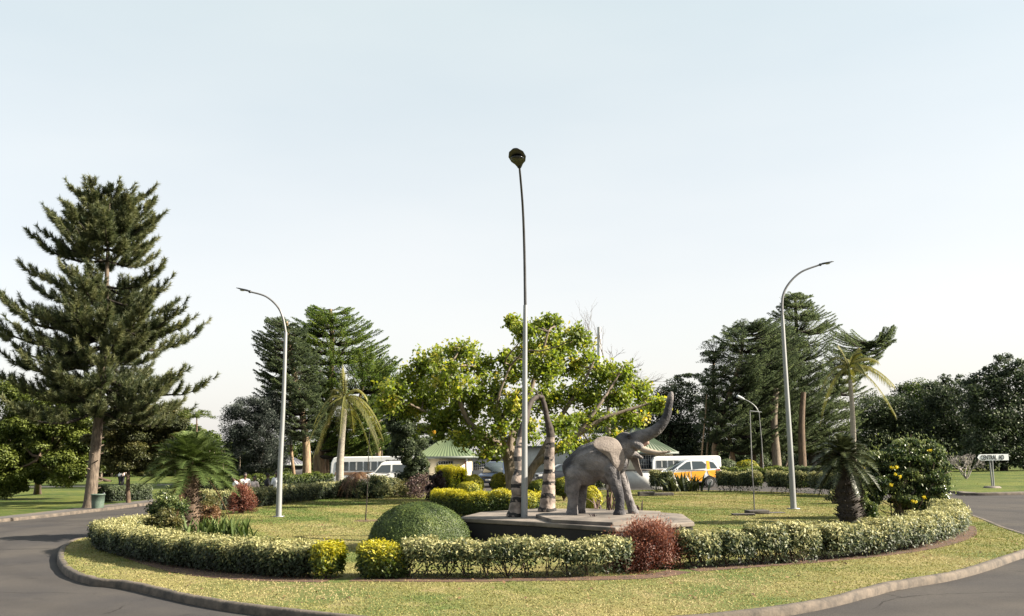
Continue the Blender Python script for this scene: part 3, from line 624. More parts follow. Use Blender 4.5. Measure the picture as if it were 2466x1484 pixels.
# --- layered terminalia trees: fans of flat ascending sprays
def layered(trunks, tops, lm, barkm, label, Y, outline, n_br=120, L=.11, name='terminalia_tree', tilt=.22, leaves_per=240, group=None, axis_x=None, r0=.3, side_bias=1.0, lvb=.48, bot=None, spray=1.0, depth=.55, extra=()):
    """outline: list of (y, xl, xr) in photo units; branches rise outward from a leader and end on the outline"""
    base = trunks[0][0][0] * [1, 1, 0]; root = empty(name, base, 0, label, 'tree', group); tb = MB(); wb = MB(); mb = MB(); s = Y / F
    lead = []
    for tp, rr in trunks:
        q = smooth_path([np.asarray(p, float) for p in tp], 6); tb.tube(q, np.linspace(rr, rr * .35, len(q)) * (1 + .3 * np.exp(-np.arange(len(q)) * .8)), 10, cap=False); lead.append(q)
    ys = np.array([o[0] for o in outline], float); xl = np.array([o[1] for o in outline], float); xr = np.array([o[2] for o in outline], float)
    zs = np.array([P(1233, y, Y)[2] for y in ys]); 
    n_main = int(n_br * 1.5); n_ex = [int(e[1]) for e in extra]
    for b in range(n_main + sum(n_ex)):
        if b < n_main:
            y = ys[0] + (ys[-1] - ys[0]) * (b + RNG.uniform(0, 1)) / n_main; xL, xR = np.interp(y, ys, xl), np.interp(y, ys, xr)
        else:
            oo = np.array(extra[0][0], float); y = RNG.uniform(oo[0, 0], oo[-1, 0]); xL, xR = np.interp(y, oo[:, 0], oo[:, 1]), np.interp(y, oo[:, 0], oo[:, 2])
        a = RNG.uniform(0, 6.28)
        cx = (xL + xR) / 2; hw = (xR - xL) / 2 * RNG.uniform(.6, 1.08)
        tip = P(cx + math.cos(a) * hw, y, Y + math.sin(a) * hw * s * depth * 1.6); tip[2] += RNG.normal() * .1
        best = None
        for q in lead:
            hd_ = np.linalg.norm(q[:, :2] - tip[:2], axis=1); cost = hd_ + 3.0 * abs(q[:, 2] - (tip[2] - tilt * hd_ - .2)); cost[:int(len(q) * .3)] += 50
            i = int(np.argmin(cost))
            if best is None or cost[i] < best[0]: best = (cost[i], q[i])
        p0 = best[1]; st_z = p0[2]
        if tip[2] < p0[2] + .1: tip[2] = tip[2] * .7 + (p0[2] + .1) * .3
        n = 9; t = np.linspace(0, 1, n)[:, None]; path = p0 + (tip - p0) * t; hd = tip - p0; Ln = np.linalg.norm(hd) + 1e-6
        path += np.array([0, 0, -.10 * Ln]) * np.sin(t * math.pi) * (1 if st_z > 0 else 1)
        wb.tube(path, np.linspace(min(.09, .02 * Ln + .02), .012, n), 5, cap=False)
        d = hd / Ln; dh = np.array([d[0], d[1], 0]); dh /= np.linalg.norm(dh) + 1e-6; side = np.array([-dh[1], dh[0], 0])
        fy = (y - ys[0]) / (ys[-1] - ys[0]); m = int(leaves_per * (.85 + .75 * min(1, fy * 2.2))); u = 1 - RNG.uniform(0, 1, m) ** 1.3 * .62
        i0 = np.minimum((u * (n - 1)).astype(int), n - 2); fr = (u * (n - 1) - i0)[:, None]; pc = path[i0] * (1 - fr) + path[i0 + 1] * fr
        # flat sprays: twigs leave both sides; grouped in twig rows
        tw = np.round(RNG.uniform(0, 12, m)) / 12; wdt = (.22 + 1.35 * (1 - u)) * spray * RNG.uniform(.7, 1.1); v = RNG.uniform(-1, 1, m)
        pos = pc + side * (v * wdt * 1.0)[:, None] + dh * (np.abs(v) * wdt * .75)[:, None] + np.array([0, 0, 1.0]) * (RNG.normal(size=m) * .03 + np.abs(v) * .10 * wdt)[:, None]
        lv = (lvb + RNG.normal() * .13 + RNG.normal(size=m) * .17).clip(0, 1)
        mb.leaves(pos, L * 1.15, L * .62, lv, up=1.3)
    tb.build('trunk', barkm, root, smooth=True); wb.build('limbs', M['darkbark'], root, smooth=True); mb.build('crown', lm, root); return root
TG = 'layered terminalia trees'
Yt = 74
def tr3(x0, y0, pts, Y): return [G(x0, y0) if Y is None else np.array([P(x0, y0, Y)[0], Y, -.05])] + [P(x, y, Y) for x, y in pts]
layered([(tr3(738, 1160, [(738, 1080), (725, 980), (700, 860), (690, 775)], 72), .36)], None, LV['ptip2'], M['palebark'],
        'narrower dark layered tree just right of the left lamp post', 72,
        [(765, 640, 705), (800, 602, 740), (850, 615, 770), (900, 618, 780), (960, 608, 790), (1010, 640, 790), (1045, 660, 770)], n_br=230, group=TG, leaves_per=230)
layered([(tr3(780, 1160, [(772, 1090), (790, 1000), (800, 850), (795, 745)], 78), .40), (tr3(770, 1160, [(765, 1085), (850, 1000), (880, 900)], 78), .30)], None, LV['ptip'], M['palebark'],
        'widest layered green tree with flat fanning tiers left of the central tree', 78,
        [(738, 745, 845), (765, 705, 875), (800, 672, 925), (850, 660, 962), (890, 680, 990), (940, 700, 1005), (1000, 735, 1010), (1050, 760, 960), (1080, 790, 940)], n_br=430, group=TG, leaves_per=260)
Yr = 84
layered([(tr3(1728, 1140, [(1722, 1080), (1740, 1000), (1780, 880), (1790, 800)], 82), .36), (tr3(1765, 1140, [(1760, 1070), (1720, 950), (1720, 850)], 82), .26)], None, LV['ptip2'], M['palebark'],
        'dark layered tree behind the yellow taxi left of the right lamp post', 82,
        [(765, 1790, 1880), (785, 1748, 1915), (815, 1702, 1940), (880, 1688, 1950), (950, 1680, 1930), (1010, 1660, 1930), (1050, 1690, 1900), (1080, 1720, 1880)], n_br=430, group=TG, leaves_per=260)
layered([(tr3(1868, 1150, [(1870, 1060), (1862, 930), (1866, 820)], 85), .30)], None, LV['ptip2'], M['greybark'],
        'middle layered tree joining the two big ones left of the right lamp post', 85,
        [(785, 1835, 1905), (820, 1800, 1960), (870, 1765, 2000), (930, 1745, 2030), (1000, 1745, 2035), (1050, 1760, 2000), (1085, 1790, 1980)], n_br=300, group=TG, leaves_per=240)
layered([(tr3(1960, 1150, [(1950, 1050), (1925, 900), (1915, 720)], 88), .42), (tr3(1975, 1140, [(1975, 1060), (2030, 900), (2110, 830)], 88), .22)], None, LV['ptip2'], M['darkbark'],
        'tallest layered tree with a pointed airy top behind the right lamp post', 88,
        [(705, 1895, 1945), (745, 1862, 1985), (785, 1840, 2045), (825, 1815, 2075), (880, 1795, 2080), (940, 1800, 2090), (1000, 1820, 2095), (1050, 1880, 2060), (1090, 1900, 2030)], n_br=420, group=TG, leaves_per=240, lvb=.62, extra=[([(785, 2125, 2160), (820, 2085, 2150), (850, 2060, 2130), (900, 2030, 2100)], 90)])


# --- big central tree with pale limbs
def centre_tree():
    Y = 42.0; base = np.array([P(1240, 1180, Y)[0], Y, ISL - .05]); s = Y / F
    root = empty('spreading_tree', (base[0], base[1], ISL), 0, 'wide spreading yellow green tree with pale forked limbs behind the sculptures', 'tree')
    tb = MB()
    def path(pts, r0, r1, Ys=None):
        q = smooth_path([P(x, y, Y + (Ys[i] if Ys else 0)) for i, (x, y) in enumerate(pts)], 6); tb.tube(q, np.linspace(r0, r1, len(q)), 10, cap=False); return q
    t0 = smooth_path([base, P(1233, 1150, Y), P(1225, 1105, Y)], 6); tb.tube(t0, np.linspace(.36, .26, len(t0)), 12, cap=False)
    ends = []
    ends.append(path([(1225, 1108), (1200, 1072), (1150, 1038), (1120, 1000), (1095, 930), (1080, 880)], .23, .04, [0, 0, -.5, -.8, -1, -1]))
    ends.append(path([(1195, 1070), (1140, 1060), (1080, 1020), (1010, 985), (960, 960)], .15, .03, [0, .5, .8, .8, .5]))
    ends.append(path([(1228, 1112), (1235, 1040), (1270, 960), (1300, 870), (1320, 800)], .20, .04, [0, .3, .5, .5, .3]))
    ends.append(path([(1262, 1178), (1290, 1120), (1345, 1080), (1395, 1045), (1450, 1010), (1520, 985), (1590, 965)], .20, .04, [0, 0, -.3, -.5, -.5, -.4, -.2]))
    ends.append(path([(1250, 1170), (1300, 1100), (1340, 1020), (1400, 930), (1430, 870)], .19, .04, [.3, .3, .8, 1.2, 1.2]))
    ends.append(path([(1390, 1048), (1440, 980), (1480, 920), (1500, 880)], .10, .03, [-.5, -.5, 0, 0]))
    ends.append(path([(1225, 1108), (1205, 1030), (1200, 960), (1230, 880)], .13, .03, [0, -1, -1.5, -1.5]))
    B = [(945, 945, 38, 26), (935, 975, 28, 20), (965, 985, 40, 22), (985, 925, 45, 38), (1020, 880, 42, 34), (1060, 860, 40, 30), (1110, 845, 42, 28), (1150, 880, 45, 36), (1080, 920, 60, 45), (1020, 965, 60, 42), (1100, 985, 70, 45), (1170, 950, 45, 50), (1050, 1030, 50, 30), (1130, 1050, 55, 26), (1195, 1005, 40, 40), (1180, 1085, 34, 18),
         (1300, 790, 40, 28), (1330, 775, 32, 22), (1262, 800, 22, 18), (1270, 850, 45, 36), (1340, 830, 50, 34), (1390, 810, 34, 30), (1240, 900, 36, 34), (1310, 890, 60, 40), (1390, 880, 55, 40), (1450, 900, 48, 34), (1500, 905, 40, 28), (1540, 935, 36, 26), (1480, 955, 55, 32), (1400, 950, 62, 40), (1320, 960, 55, 40), (1250, 970, 40, 45),
         (1560, 975, 38, 22), (1520, 1010, 45, 18), (1430, 1010, 50, 22), (1350, 1030, 45, 28), (1270, 1040, 35, 30), (1590, 975, 20, 12), (1380, 1075, 40, 14), (1215, 860, 10, 10), (1235, 775, 10, 8), (1490, 1060, 40, 20, 3), (1440, 1075, 50, 18, 3)]
    blobs = []
    for b in B:
        x, y, rx, rz = b[:4]; dY = b[4] if len(b) > 4 else RNG.normal() * 1.6
        blobs.append((P(x, y, Y + dY), rx * s, max(rx, rz) * s * 1.0, rz * s))
    wb = MB()
    E = [e for q in ends for e in q[len(q) // 3:]]; E = np.array(E)
    for c, rx, ry, rz in blobs:
        j = np.argmin(np.linalg.norm(E - c, axis=1)); limb(wb, E[j], c, .05, .02, .08, 6, 5)
        for q in range(9):
            d = RNG.normal(size=3); d /= np.linalg.norm(d); limb(wb, c, np.asarray(c) + d * [rx, ry, rz] * RNG.uniform(.7, 1.1), .02, .006, .1, 4, 4)
    mb = MB()
    for c, rx, ry, rz in blobs:
        vol = (rx * rz + ry * rz + rx * ry) / 3; k = int(50 * max(.3, vol)); d = RNG.normal(size=(k, 3)); d /= np.linalg.norm(d, axis=1)[:, None]
        sc = c + d * RNG.uniform(.25, 1.08, (k, 1)) * [rx, ry, rz]; yel = RNG.uniform(size=k) < np.interp(P(0, 0, 1)[0] * 0 + c[0], [-5, -1, 3, 7], [.20, .14, .10, .08])
        m = 30; p = np.repeat(sc, m, 0) + RNG.normal(size=(k * m, 3)) * .15
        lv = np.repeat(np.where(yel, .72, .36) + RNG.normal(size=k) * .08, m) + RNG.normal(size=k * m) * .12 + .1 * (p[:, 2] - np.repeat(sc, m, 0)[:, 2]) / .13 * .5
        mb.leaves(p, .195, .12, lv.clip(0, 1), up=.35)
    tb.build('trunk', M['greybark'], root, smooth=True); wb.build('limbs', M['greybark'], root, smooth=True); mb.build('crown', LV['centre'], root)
    fb = MB()
    for x, y in [(1046, 1041)]:
        c = P(x, y, Y - 2.2)
        for k in range(3):
            p = c + RNG.normal(size=(14, 3)) * .03; fb.leaves(p, .07, .06, RNG.uniform(0, 1, 14), up=0)
    fb.build('fruit', LV['orange'], root)
    # bare twigs on its right flank belong to a leafless tree behind
    r2b = P(1470, 1120, 50); r2b[2] = ISL; root2 = empty('bare_tree', r2b, 0, 'leafless grey tree whose twigs rise behind the right side of the central crown', 'tree')
    bt = MB(); q0 = smooth_path([r2b, P(1465, 1000, 50), P(1470, 900, 50)], 6); bt.tube(q0, np.linspace(.16, .07, len(q0)), 7, cap=False)
    def rec(p, d, ln, r, dep):
        e = p + d * ln; limb(bt, p, e, r, r * .55, .06, 5, 4)
        if dep == 0: return
        for _ in range(3):
            nd = d + RNG.normal(size=3) * .38 + [0, 0, .12]; nd /= np.linalg.norm(nd); rec(p + (e - p) * RNG.uniform(.55, 1), nd, ln * RNG.uniform(.5, .7), r * .5, dep - 1)
    for x, y, st in [(a_, b_, c_ - 6) for a_, b_, c_ in [(1408, 745, 15), (1440, 780, 17), (1475, 810, 18), (1545, 850, 18), (1560, 900, 14), (1590, 890, 14), (1500, 850, 17), (1395, 770, 15), (1520, 880, 16)]]:
        e = P(x, y + 30, 50 + RNG.normal()); d = e - q0[st]; ln = np.linalg.norm(d); rec(q0[st], d / ln, ln * .66, .035, 3)
    bt.build('trunk', M['twig'], root2)
centre_tree()
# dark column of climber left of the guard house
tree(np.array([P(985, 1180, 50)[0], 50, ISL]), DB([(965, 1010, 30, 35), (985, 1040, 38, 40), (975, 1080, 30, 35), (990, 1120, 25, 30), (960, 1000, 25, 25), (1000, 1010, 25, 28), (1010, 1135, 20, 30), (985, 1155, 22, 25)], 50), LV['dark'], M['darkbark'],
     'dense near black creeper covered tree hanging in front of the white van', dens=3300, L=.12, r0=.12, trunk=[P(985, 1100, 50), P(980, 1020, 50)], lvb=.42, up=.2, spread=.25, sub=14, name='creeper_tree')
# left park trees
tree(np.array([P(310, 1210, 48)[0], 48, 0]), DB([(305, 1040, 60, 40), (350, 1010, 60, 35), (395, 1005, 45, 30), (290, 1100, 50, 30), (350, 1070, 60, 38), (260, 1060, 40, 40), (400, 1050, 40, 30), (330, 1120, 55, 22), (390, 1100, 40, 25), (425, 1020, 22, 22), (300, 1075, 40, 26), (335, 1090, 40, 24)], 48.4), LV['olive'], M['bark'],
     'brownish green small leaved tree with slim bare trunk beside the low hedge', dens=3400, L=.13, r0=.12, trunk=[P(308, 1170, 48), P(310, 1130, 48), P(314, 1090, 48.2)], group='park trees behind the road', lvb=.45)
tree(G(90, 1190), DB([(80, 1010, 60, 50), (130, 990, 55, 45), (190, 1010, 50, 50), (60, 1070, 50, 45), (150, 1070, 60, 45), (200, 1090, 45, 45), (30, 1120, 50, 40), (70, 1135, 32, 40), (175, 1130, 42, 36), (10, 1000, 60, 60), (0, 1140, 40, 40), (150, 950, 30, 25)], 54), LV['broad'], M['bark'],
     'bright green broad leaved tree with low branches at the far left behind the pine', dens=2300, L=.16, r0=.22, lvb=.85, trunk=[P(95, 1100, 53)], group='park trees behind the road')
tree(np.array([-40., 92, 0]), DB([(110, 1090, 40, 35), (140, 1110, 30, 28), (90, 1110, 30, 25)], 92), LV['olive'], M['bark'], 'small pale tree standing on the dry far lawn', dens=500, L=.25, r0=.15, trunk=[P(148, 1120, 92)], group='park trees behind the road')
tree(np.array([P(620, 1160, 70)[0], 70, 0]), DB([(610, 985, 45, 30), (580, 1010, 42, 35), (640, 975, 35, 28), (560, 1040, 25, 40), (600, 1050, 40, 45), (645, 1030, 35, 55), (665, 1080, 25, 50), (590, 1100, 40, 35), (555, 1085, 18, 30), (640, 1110, 40, 30)], 70), LV['blue'], M['darkbark'],
     'drooping blue green weeping tree left of the left lamp post', dens=1100, L=.16, r0=.3, trunk=[P(622, 1090, 70), P(615, 1020, 70)], up=-.1, wr=.3, lvb=.4, name='weeping_tree')
# small tall sapling behind the left sago palm
def star_plant(x, y, yb, Y, label):
    c = P(x, y, Y); b = P(x, yb, Y); root = empty('young_tree', (b[0], b[1], 0), 0, label, 'tree'); t = MB(); t.tube([[b[0], b[1], -.02], (np.array([b[0], b[1], 0]) + c) / 2, c], [.06, .05, .03], 6); t.build('trunk', M['bark'], root)
    mb = MB()
    for k in range(9):
        a = k * .7 + .2; d = np.array([math.cos(a), math.sin(a), .35]); tt = np.linspace(0, 1, 14)[:, None]; q = c + d * .85 * tt - np.array([0, 0, .35]) * tt ** 2 + [0, 0, .1 * (k % 3)]
        mb.leaves(np.repeat(q, 8, 0) + RNG.normal(size=(112, 3)) * .04, .16, .03, RNG.uniform(.4, .9, 112), up=.6, axis=d)
    mb.build('crown', LV['broad'], root)
star_plant(474, 1005, 1165, 44, 'slim young tree with star shaped tuft above the left sago palm')

# right hand woods
RW = 'dark trees of the right hand wood'
def rtree(lb, x, yb, Y, blobs, lm='dark', dens=330, L=.26, lvb=.45, r0=.3, up=.5, group=RW, bark='darkbark', wr=.5):
    return tree(np.array([P(x, yb, Y)[0], Y, 0]), DB(blobs, Y), LV[lm], M[bark], lb, dens=dens, L=L, r0=r0, trunk=[P(x, 1090, Y), P(x + 4, 1030, Y)], lvb=lvb, group=group, up=up, wr=wr, sub=12)
rtree('dark rounded tree just right of the right palm', 2110, 1150, 96, [(2110, 990, 50, 40), (2160, 1000, 50, 40), (2090, 1040, 50, 45), (2150, 1060, 60, 45), (2120, 1100, 60, 35), (2070, 1080, 40, 40), (2190, 1060, 40, 40)], lvb=.5)
rtree('paler green round topped tree above the flowering shrub', 2215, 1150, 104, [(2200, 950, 40, 25), (2230, 970, 50, 40), (2180, 990, 45, 35), (2250, 1020, 50, 40), (2210, 1050, 50, 40), (2220, 1100, 60, 30)], lm='broad', lvb=.28)
rtree('dark tree with small round tufts on top behind the bare shrub', 2290, 1150, 95, [(2280, 912, 14, 9), (2312, 912, 9, 8), (2270, 950, 45, 28), (2320, 950, 45, 30), (2300, 1000, 60, 45), (2260, 1040, 50, 40), (2340, 1040, 60, 45), (2300, 1090, 70, 38)], lvb=.38)
rtree('tall dark tree at the edge above the white sign', 2420, 1150, 86, [(2400, 895, 26, 18), (2430, 880, 30, 25), (2370, 930, 40, 25), (2440, 940, 60, 45), (2390, 980, 60, 50), (2460, 1010, 50, 50), (2400, 1050, 60, 45), (2470, 1080, 50, 40), (2380, 1095, 60, 30), (2490, 930, 40, 45)], lvb=.35)
rtree('dense dark tree left of the raised trunk of the elephant', 1610, 1140, 92, [(1600, 960, 30, 22), (1640, 950, 40, 30), (1580, 1010, 50, 40), (1640, 1010, 50, 45), (1610, 1060, 60, 40), (1560, 1050, 40, 35), (1670, 1070, 50, 40), (1660, 915, 30, 12)], lvb=.4)
rtree('dark rounded tree behind the central tree and the giraffe necks', 1480, 1140, 100, [(1500, 1030, 50, 35), (1440, 1040, 50, 30), (1530, 1060, 40, 35), (1400, 1060, 40, 25), (1470, 1075, 60, 25)], lvb=.4)
# back belt: understorey seen between trunks
def belt(x0, x1, Y, ytop, lm, label, dens=330, L=.36, lvb=.4, ybot=1150, step=42):
    bl = []; x = x0
    while x < x1:
        bl.append((x, ytop + RNG.uniform(-14, 14) + 20, RNG.uniform(26, 40), RNG.uniform(22, 34), RNG.uniform(-3, 3)))
        bl.append((x + 10, (ytop + ybot) / 2 + 15, RNG.uniform(30, 42), 36, RNG.uniform(-3, 3))); bl.append((x + 20, ybot - 10, 38, 26, RNG.uniform(-3, 3))); x += step
    c = P((x0 + x1) / 2, 1130, Y); root = empty('woodland', (c[0], c[1], 0), 0, label, 'woodland', None, 'stuff')
    mb = MB(); crown_blobs(mb, DB(bl, Y), L, dens, lvb, .5, .5, 9, .34, .22)
    wb = MB(); 
    for k in range(int((x1 - x0) / 16)):
        x = RNG.uniform(x0, x1); a = P(x, 1140, Y - 3 + RNG.uniform(-2, 3)); a[2] = -.05; b_ = P(x + RNG.normal() * 8, ytop + 20, a[1]); limb(wb, a, b_, RNG.uniform(.08, .16), .04, .03, 6, 5)
    mb.build('foliage', LV[lm], root); wb.build('trunks', M['greybark'], root); return root
belt(-760, 520, 118, 1030, 'broad', 'distant mass of green woodland behind the left lawn', lvb=.42)
belt(500, 1010, 112, 1065, 'broad', 'distant mass of trees behind the layered trees and the buses', lvb=.35)
belt(990, 1620, 122, 1050, 'dark', 'distant mass of dark trees behind the houses', lvb=.5)
belt(1600, 2110, 112, 1060, 'dark', 'distant mass of dark trees behind the yellow taxi', lvb=.55)
belt(2080, 2560, 126, 1010, 'dark', 'distant mass of dark woodland behind the white sign', lvb=.42, ybot=1140)
# trunks under the layered trees
def bare_trunk(x, yt, yb, Y, r, lean, label, m='palebark', fork=False):
    b = np.array([P(x, yb, Y)[0], Y, 0.0]); root = empty('slender_tree', b, 0, label, 'tree', 'slender trees beneath the layered trees'); mb = MB()
    top = P(x + lean, yt - 140, Y); q = limb(mb, b - [0, 0, .05], top, r, r * .6, .018, 8, 9)
    o = mb.build('trunk', M[m], root, smooth=True)
    lb_ = MB()
    if r < .45: return root
    for k in range(3):
        e = top + np.array([RNG.normal() * .35, RNG.normal() * .5, RNG.uniform(1.6, 3.2)]); limb(lb_, q[-1 - k] if not fork else q[4 + k], e, r * .32, r * .12, .06, 6, 6)
    lb_.build('limbs', M[m], root, smooth=True); return root
for a in [(712, 1065, 1160, 73, .14, -12, 'thin leaning pale trunk by the hut roof'), (788, 1070, 1160, 79, .2, -4, 'pale trunk right of the leaning pair near the bus'),
          (912, 1060, 1160, 84, .26, 0, 'short straight pale trunk above the white bus'), (1700, 1060, 1150, 84, .10, 6, 'slim pale trunk at the far end of the right bus'),
          (1838, 1050, 1150, 84, .16, -4, 'brown trunk close left of the thin pole'), (1688, 1090, 1150, 80, .08, 14, 'thin white stem leaning above the taxi roof'),
          (1935, 1085, 1160, 80, .36, 0, 'stout dark trunk just right of the right lamp post', 'bark'), (1872, 1075, 1155, 80, .42, -3, 'stout mossy trunk left of the right lamp post', 'greybark'),
          (1812, 1060, 1150, 86, .3, 4, 'broad yellowish trunk left of the distant street lamp', 'greybark')]:
    bare_trunk(*a[:7], *(a[7:] or ()))
# white branched bare shrub
def bare_shrub():
    b = np.array([*P(2325, 1130, 66)[:2], 0.0]); root = empty('bare_shrub', b, 0, 'small leafless shrub with white branches left of the road sign', 'shrub'); mb = MB()
    def rec(p, d, ln, r, dep):
        e = p + d * ln; limb(mb, p, e, r, r * .6, .06, 4, 5)
        if dep:
            for _ in range(3):
                nd = d + RNG.normal(size=3) * .42; nd[2] += .1; nd /= np.linalg.norm(nd); rec(e, nd, ln * .68, r * .6, dep - 1)
    for k in range(5):
        a = k * 1.25; d = np.array([math.cos(a) * .55, math.sin(a) * .3, .8]); d /= np.linalg.norm(d); rec(b, d, .72, .055, 4)
    m = mat('white_bark', (.42, .38, .36), (.28, .25, .23), rough=.8); mb.build('branches', m, root)
bare_shrub()

# ------------------------------------------------------------------ palms and cycads
def frond(mb, rb, c, d, L, arch, nl, ll, lw, droop=.2, lvb=.5, up0=.5, curl=1.0, vee=.35):
    """one feather frond: rachis with leaflets both sides"""
    n = 12; t = np.linspace(0, 1, n)[:, None]; dh = np.array([d[0], d[1], 0.0]); dh /= np.linalg.norm(dh) + 1e-9
    p = c + dh * L * (t * math.cos(up0) + .0 * t) + np.array([0, 0, 1.0]) * (L * math.sin(up0) * t - arch * L * t ** 2 * curl)
    rb.tube(p, np.linspace(.016, .005, n) * max(1, L), 4, cap=False, lv=lvb)
    T = np.gradient(p, axis=0); T /= np.linalg.norm(T, axis=1)[:, None]
    u = np.linspace(.08, 1, nl) * (n - 1); i = np.minimum(u.astype(int), n - 2); f = (u - i)[:, None]; q = p[i] * (1 - f) + p[i + 1] * f; ax = T[i]
    side = np.cross(ax, [0, 0, 1.0]); side /= np.linalg.norm(side, axis=1)[:, None] + 1e-9; nn = np.cross(side, ax)
    env = np.sin(np.linspace(.35, 3.05, nl))[:, None] ** .6
    for sg in (-1, 1):
        dd = side * sg * .85 + ax * .55 + nn * vee + RNG.normal(size=(nl, 3)) * .07; dd /= np.linalg.norm(dd, axis=1)[:, None]
        e = q + dd * ll * env * RNG.uniform(.85, 1.1, (nl, 1)); e[:, 2] -= droop * ll; w = ax * lw
        V = np.stack([q - w, q + w, e], 1).reshape(-1, 3); mb.add(V, np.arange(3 * nl).reshape(nl, 3), np.clip(lvb + RNG.normal(size=nl) * .15, 0, 1))
def cycad(name, base, tp, r, nfr, L, lm, label, deadn=10, upr=(-.2, 1.3), trunkm='darkbark', arch=.62, shaggy=True, lvb=.5, seg2=.05):
    root = empty(name, base, 0, label, 'cycad'); tb = MB(); q = smooth_path([np.asarray(p, float) for p in tp], 8); n = len(q)
    tb.tube(q, r * (1 + .12 * np.sin(np.arange(n) * 2.1)) * np.linspace(1.1, .95, n), 14)
    for k in range(420):   # leaf-base scales
        u = RNG.uniform(.02, .98); i = int(u * (n - 1)); a = RNG.uniform(0, 6.28); d = np.array([math.cos(a), math.sin(a), .55]); d /= np.linalg.norm(d)
        tb.tube([q[i] + d * r * .8, q[i] + d * (r * 1.12 + RNG.uniform(.02, .09 + seg2))], [.03, .012], 4)
    tb.build('trunk', M[trunkm], root); mb = MB(); c = q[-1]
    for k in range(nfr):
        f = (k + .5) / nfr; up0 = upr[0] + (upr[1] - upr[0]) * f ** .8; a = k * 2.399 + RNG.normal() * .1; l = L * RNG.uniform(.85, 1.08) * (1 - .12 * f)
        frond(mb, mb, c + np.array([0, 0, .02 * k / nfr]), (math.cos(a), math.sin(a)), l, arch * (1.15 - .45 * f), 46, .30 * L / 1.2, .016, droop=.12, lvb=lvb + .15 * f, up0=up0)
    mb.build('fronds', lm, root)
    if deadn:
        db = MB()
        for k in range(deadn):
            a = k * 2.1 + .5; frond(db, db, c - np.array([0, 0, .1]), (math.cos(a), math.sin(a)), L * .75, 1.1, 26, .16, .009, droop=.5, lvb=.5, up0=-.2)
        db.build('dead_fronds', LV['dead'] if r < .3 else LV['cycad_dark'], root)  # the thick-trunked palm's skirt takes the shade-painted tones too
    return root
cb = G(462, 1284, ISL); Yc = cb[1]
cycad('sago_palm', cb, [cb - [0, 0, .05], P(458, 1235, Yc), P(456, 1180, Yc), P(462, 1122, Yc)], .25, 80, 1.62, LV['cycad'], 'green sago palm with arching fronds above the left hedge', deadn=9, trunkm='bark', arch=.42, upr=(-.15, 1.35))
rb_ = G(2048, 1258, ISL); Yr2 = rb_[1]
cycad('sago_palm', rb_, [rb_ - [0, 0, .05], P(2045, 1215, Yr2), P(2035, 1160, Yr2), P(2032, 1098, Yr2)], .31, 60, 1.08, LV['cycad_dark'], 'dark shaggy sago palm with thick shade-darkened trunk on the right lawn', deadn=26, arch=.50, upr=(-.7, 1.35), seg2=.12)
def shag(x, y, Y, r, h, n, lm, label, L=.12, name='shrub', lvb=.4, cat='shrub', group=None, z0=ISL, up=.3, wr=.4, stems=6, dark=True):
    """irregular leafy shrub"""
    c = P(x, y, Y); root = empty(name, (c[0], c[1], z0), 0, label, cat, group); mb = MB()
    k = 26; a = RNG.uniform(0, 6.28, k); rr = RNG.uniform(0, 1, k) ** .6 * r; zc = z0 + h * RNG.uniform(.12, .95, k) * (1 - .35 * (rr / r) ** 2)
    sc = np.c_[c[0] + np.cos(a) * rr, c[1] + np.sin(a) * rr, zc]; i = RNG.integers(0, k, n); g_ = RNG.normal(size=(n, 3)) * r * .16; p = sc[i] + g_; p[:, 2] = np.maximum(p[:, 2], z0 + .02)
    mb.leaves(p, L, L * wr, (lvb + RNG.normal(size=k)[i] * .15 + RNG.normal(size=n) * .18 + .15 * np.sign(g_[:, 2])).clip(0, 1), up=up); mb.build('foliage', lm, root)
    st = MB()
    for s in sc[:max(stems, 12)]: limb(st, [c[0] + RNG.normal() * .06, c[1] + RNG.normal() * .06, z0 - .02], s, .018, .006, .06, 5, 4)
    st.build('stems', M['stem'], root); return root
# bushes round the left cycad
shag(405, 1190, 26.0, .50, 1.35, 9000, LV['rose'], 'upright dark glossy bush left of the left sago palm trunk', L=.09, name='bush', cat='bush', lvb=.5)
shag(395, 1240, 25.2, .42, .8, 4500, LV['olive'], 'brownish twiggy undergrowth bush behind the hedge corner', L=.09, name='bush', cat='bush', lvb=.5)
shag(500, 1215, 27.5, .30, .95, 3000, LV['dead'], 'dry reddish brown bush against the left sago palm trunk', L=.09, name='bush', cat='bush', lvb=.5)
shag(515, 1200, 33, .45, .95, 3800, LV['olive'], 'tan twiggy bush beside the dark red rear bush', L=.09, name='bush', cat='bush', lvb=.7)
def straps(x, y, Y, r, h, n, lm, label, w=.03, lvb=.5, name='strap_leaf_plant', z0=ISL, spread=.75, sub=6, group=None):
    c = P(x, y, Y); root = empty(name, (c[0], c[1], z0), 0, label, 'plant', group); mb = MB()
    for k in range(n):
        b = np.array([c[0] + RNG.normal() * r * .35, c[1] + RNG.normal() * r * .35, z0]); a = RNG.uniform(0, 6.28); s = RNG.uniform(.1, spread); hh = h * RNG.uniform(.6, 1.05)
        t = np.linspace(0, 1, sub)[:, None]; d = np.array([math.cos(a), math.sin(a), 0]) * s * hh; q = b + d * t ** 1.5 + np.array([0, 0, hh]) * (t - .28 * s * t ** 3)
        sd = np.array([-math.sin(a), math.cos(a), 0]); wd = w * np.sin(np.linspace(.6, 3.1, sub))[:, None]
        V = np.concatenate([q - sd * wd, q + sd * wd]); i = np.arange(sub - 1); mb.add(V, np.stack([i, i + sub, i + sub + 1, i + 1], 1), np.clip(lvb + RNG.normal() * .2, 0, 1))
    mb.build('leaves', lm, root); return root
straps(525, 1268, 24.6, 1.2, .72, 190, LV['cycad'], 'clump of strap leaved green plants below the left sago palm', w=.034, lvb=.6)
straps(570, 1268, 24.9, .55, .50, 60, LV['cycad'], 'smaller dark strap leaved clump at the lawn edge', w=.025, lvb=.3)
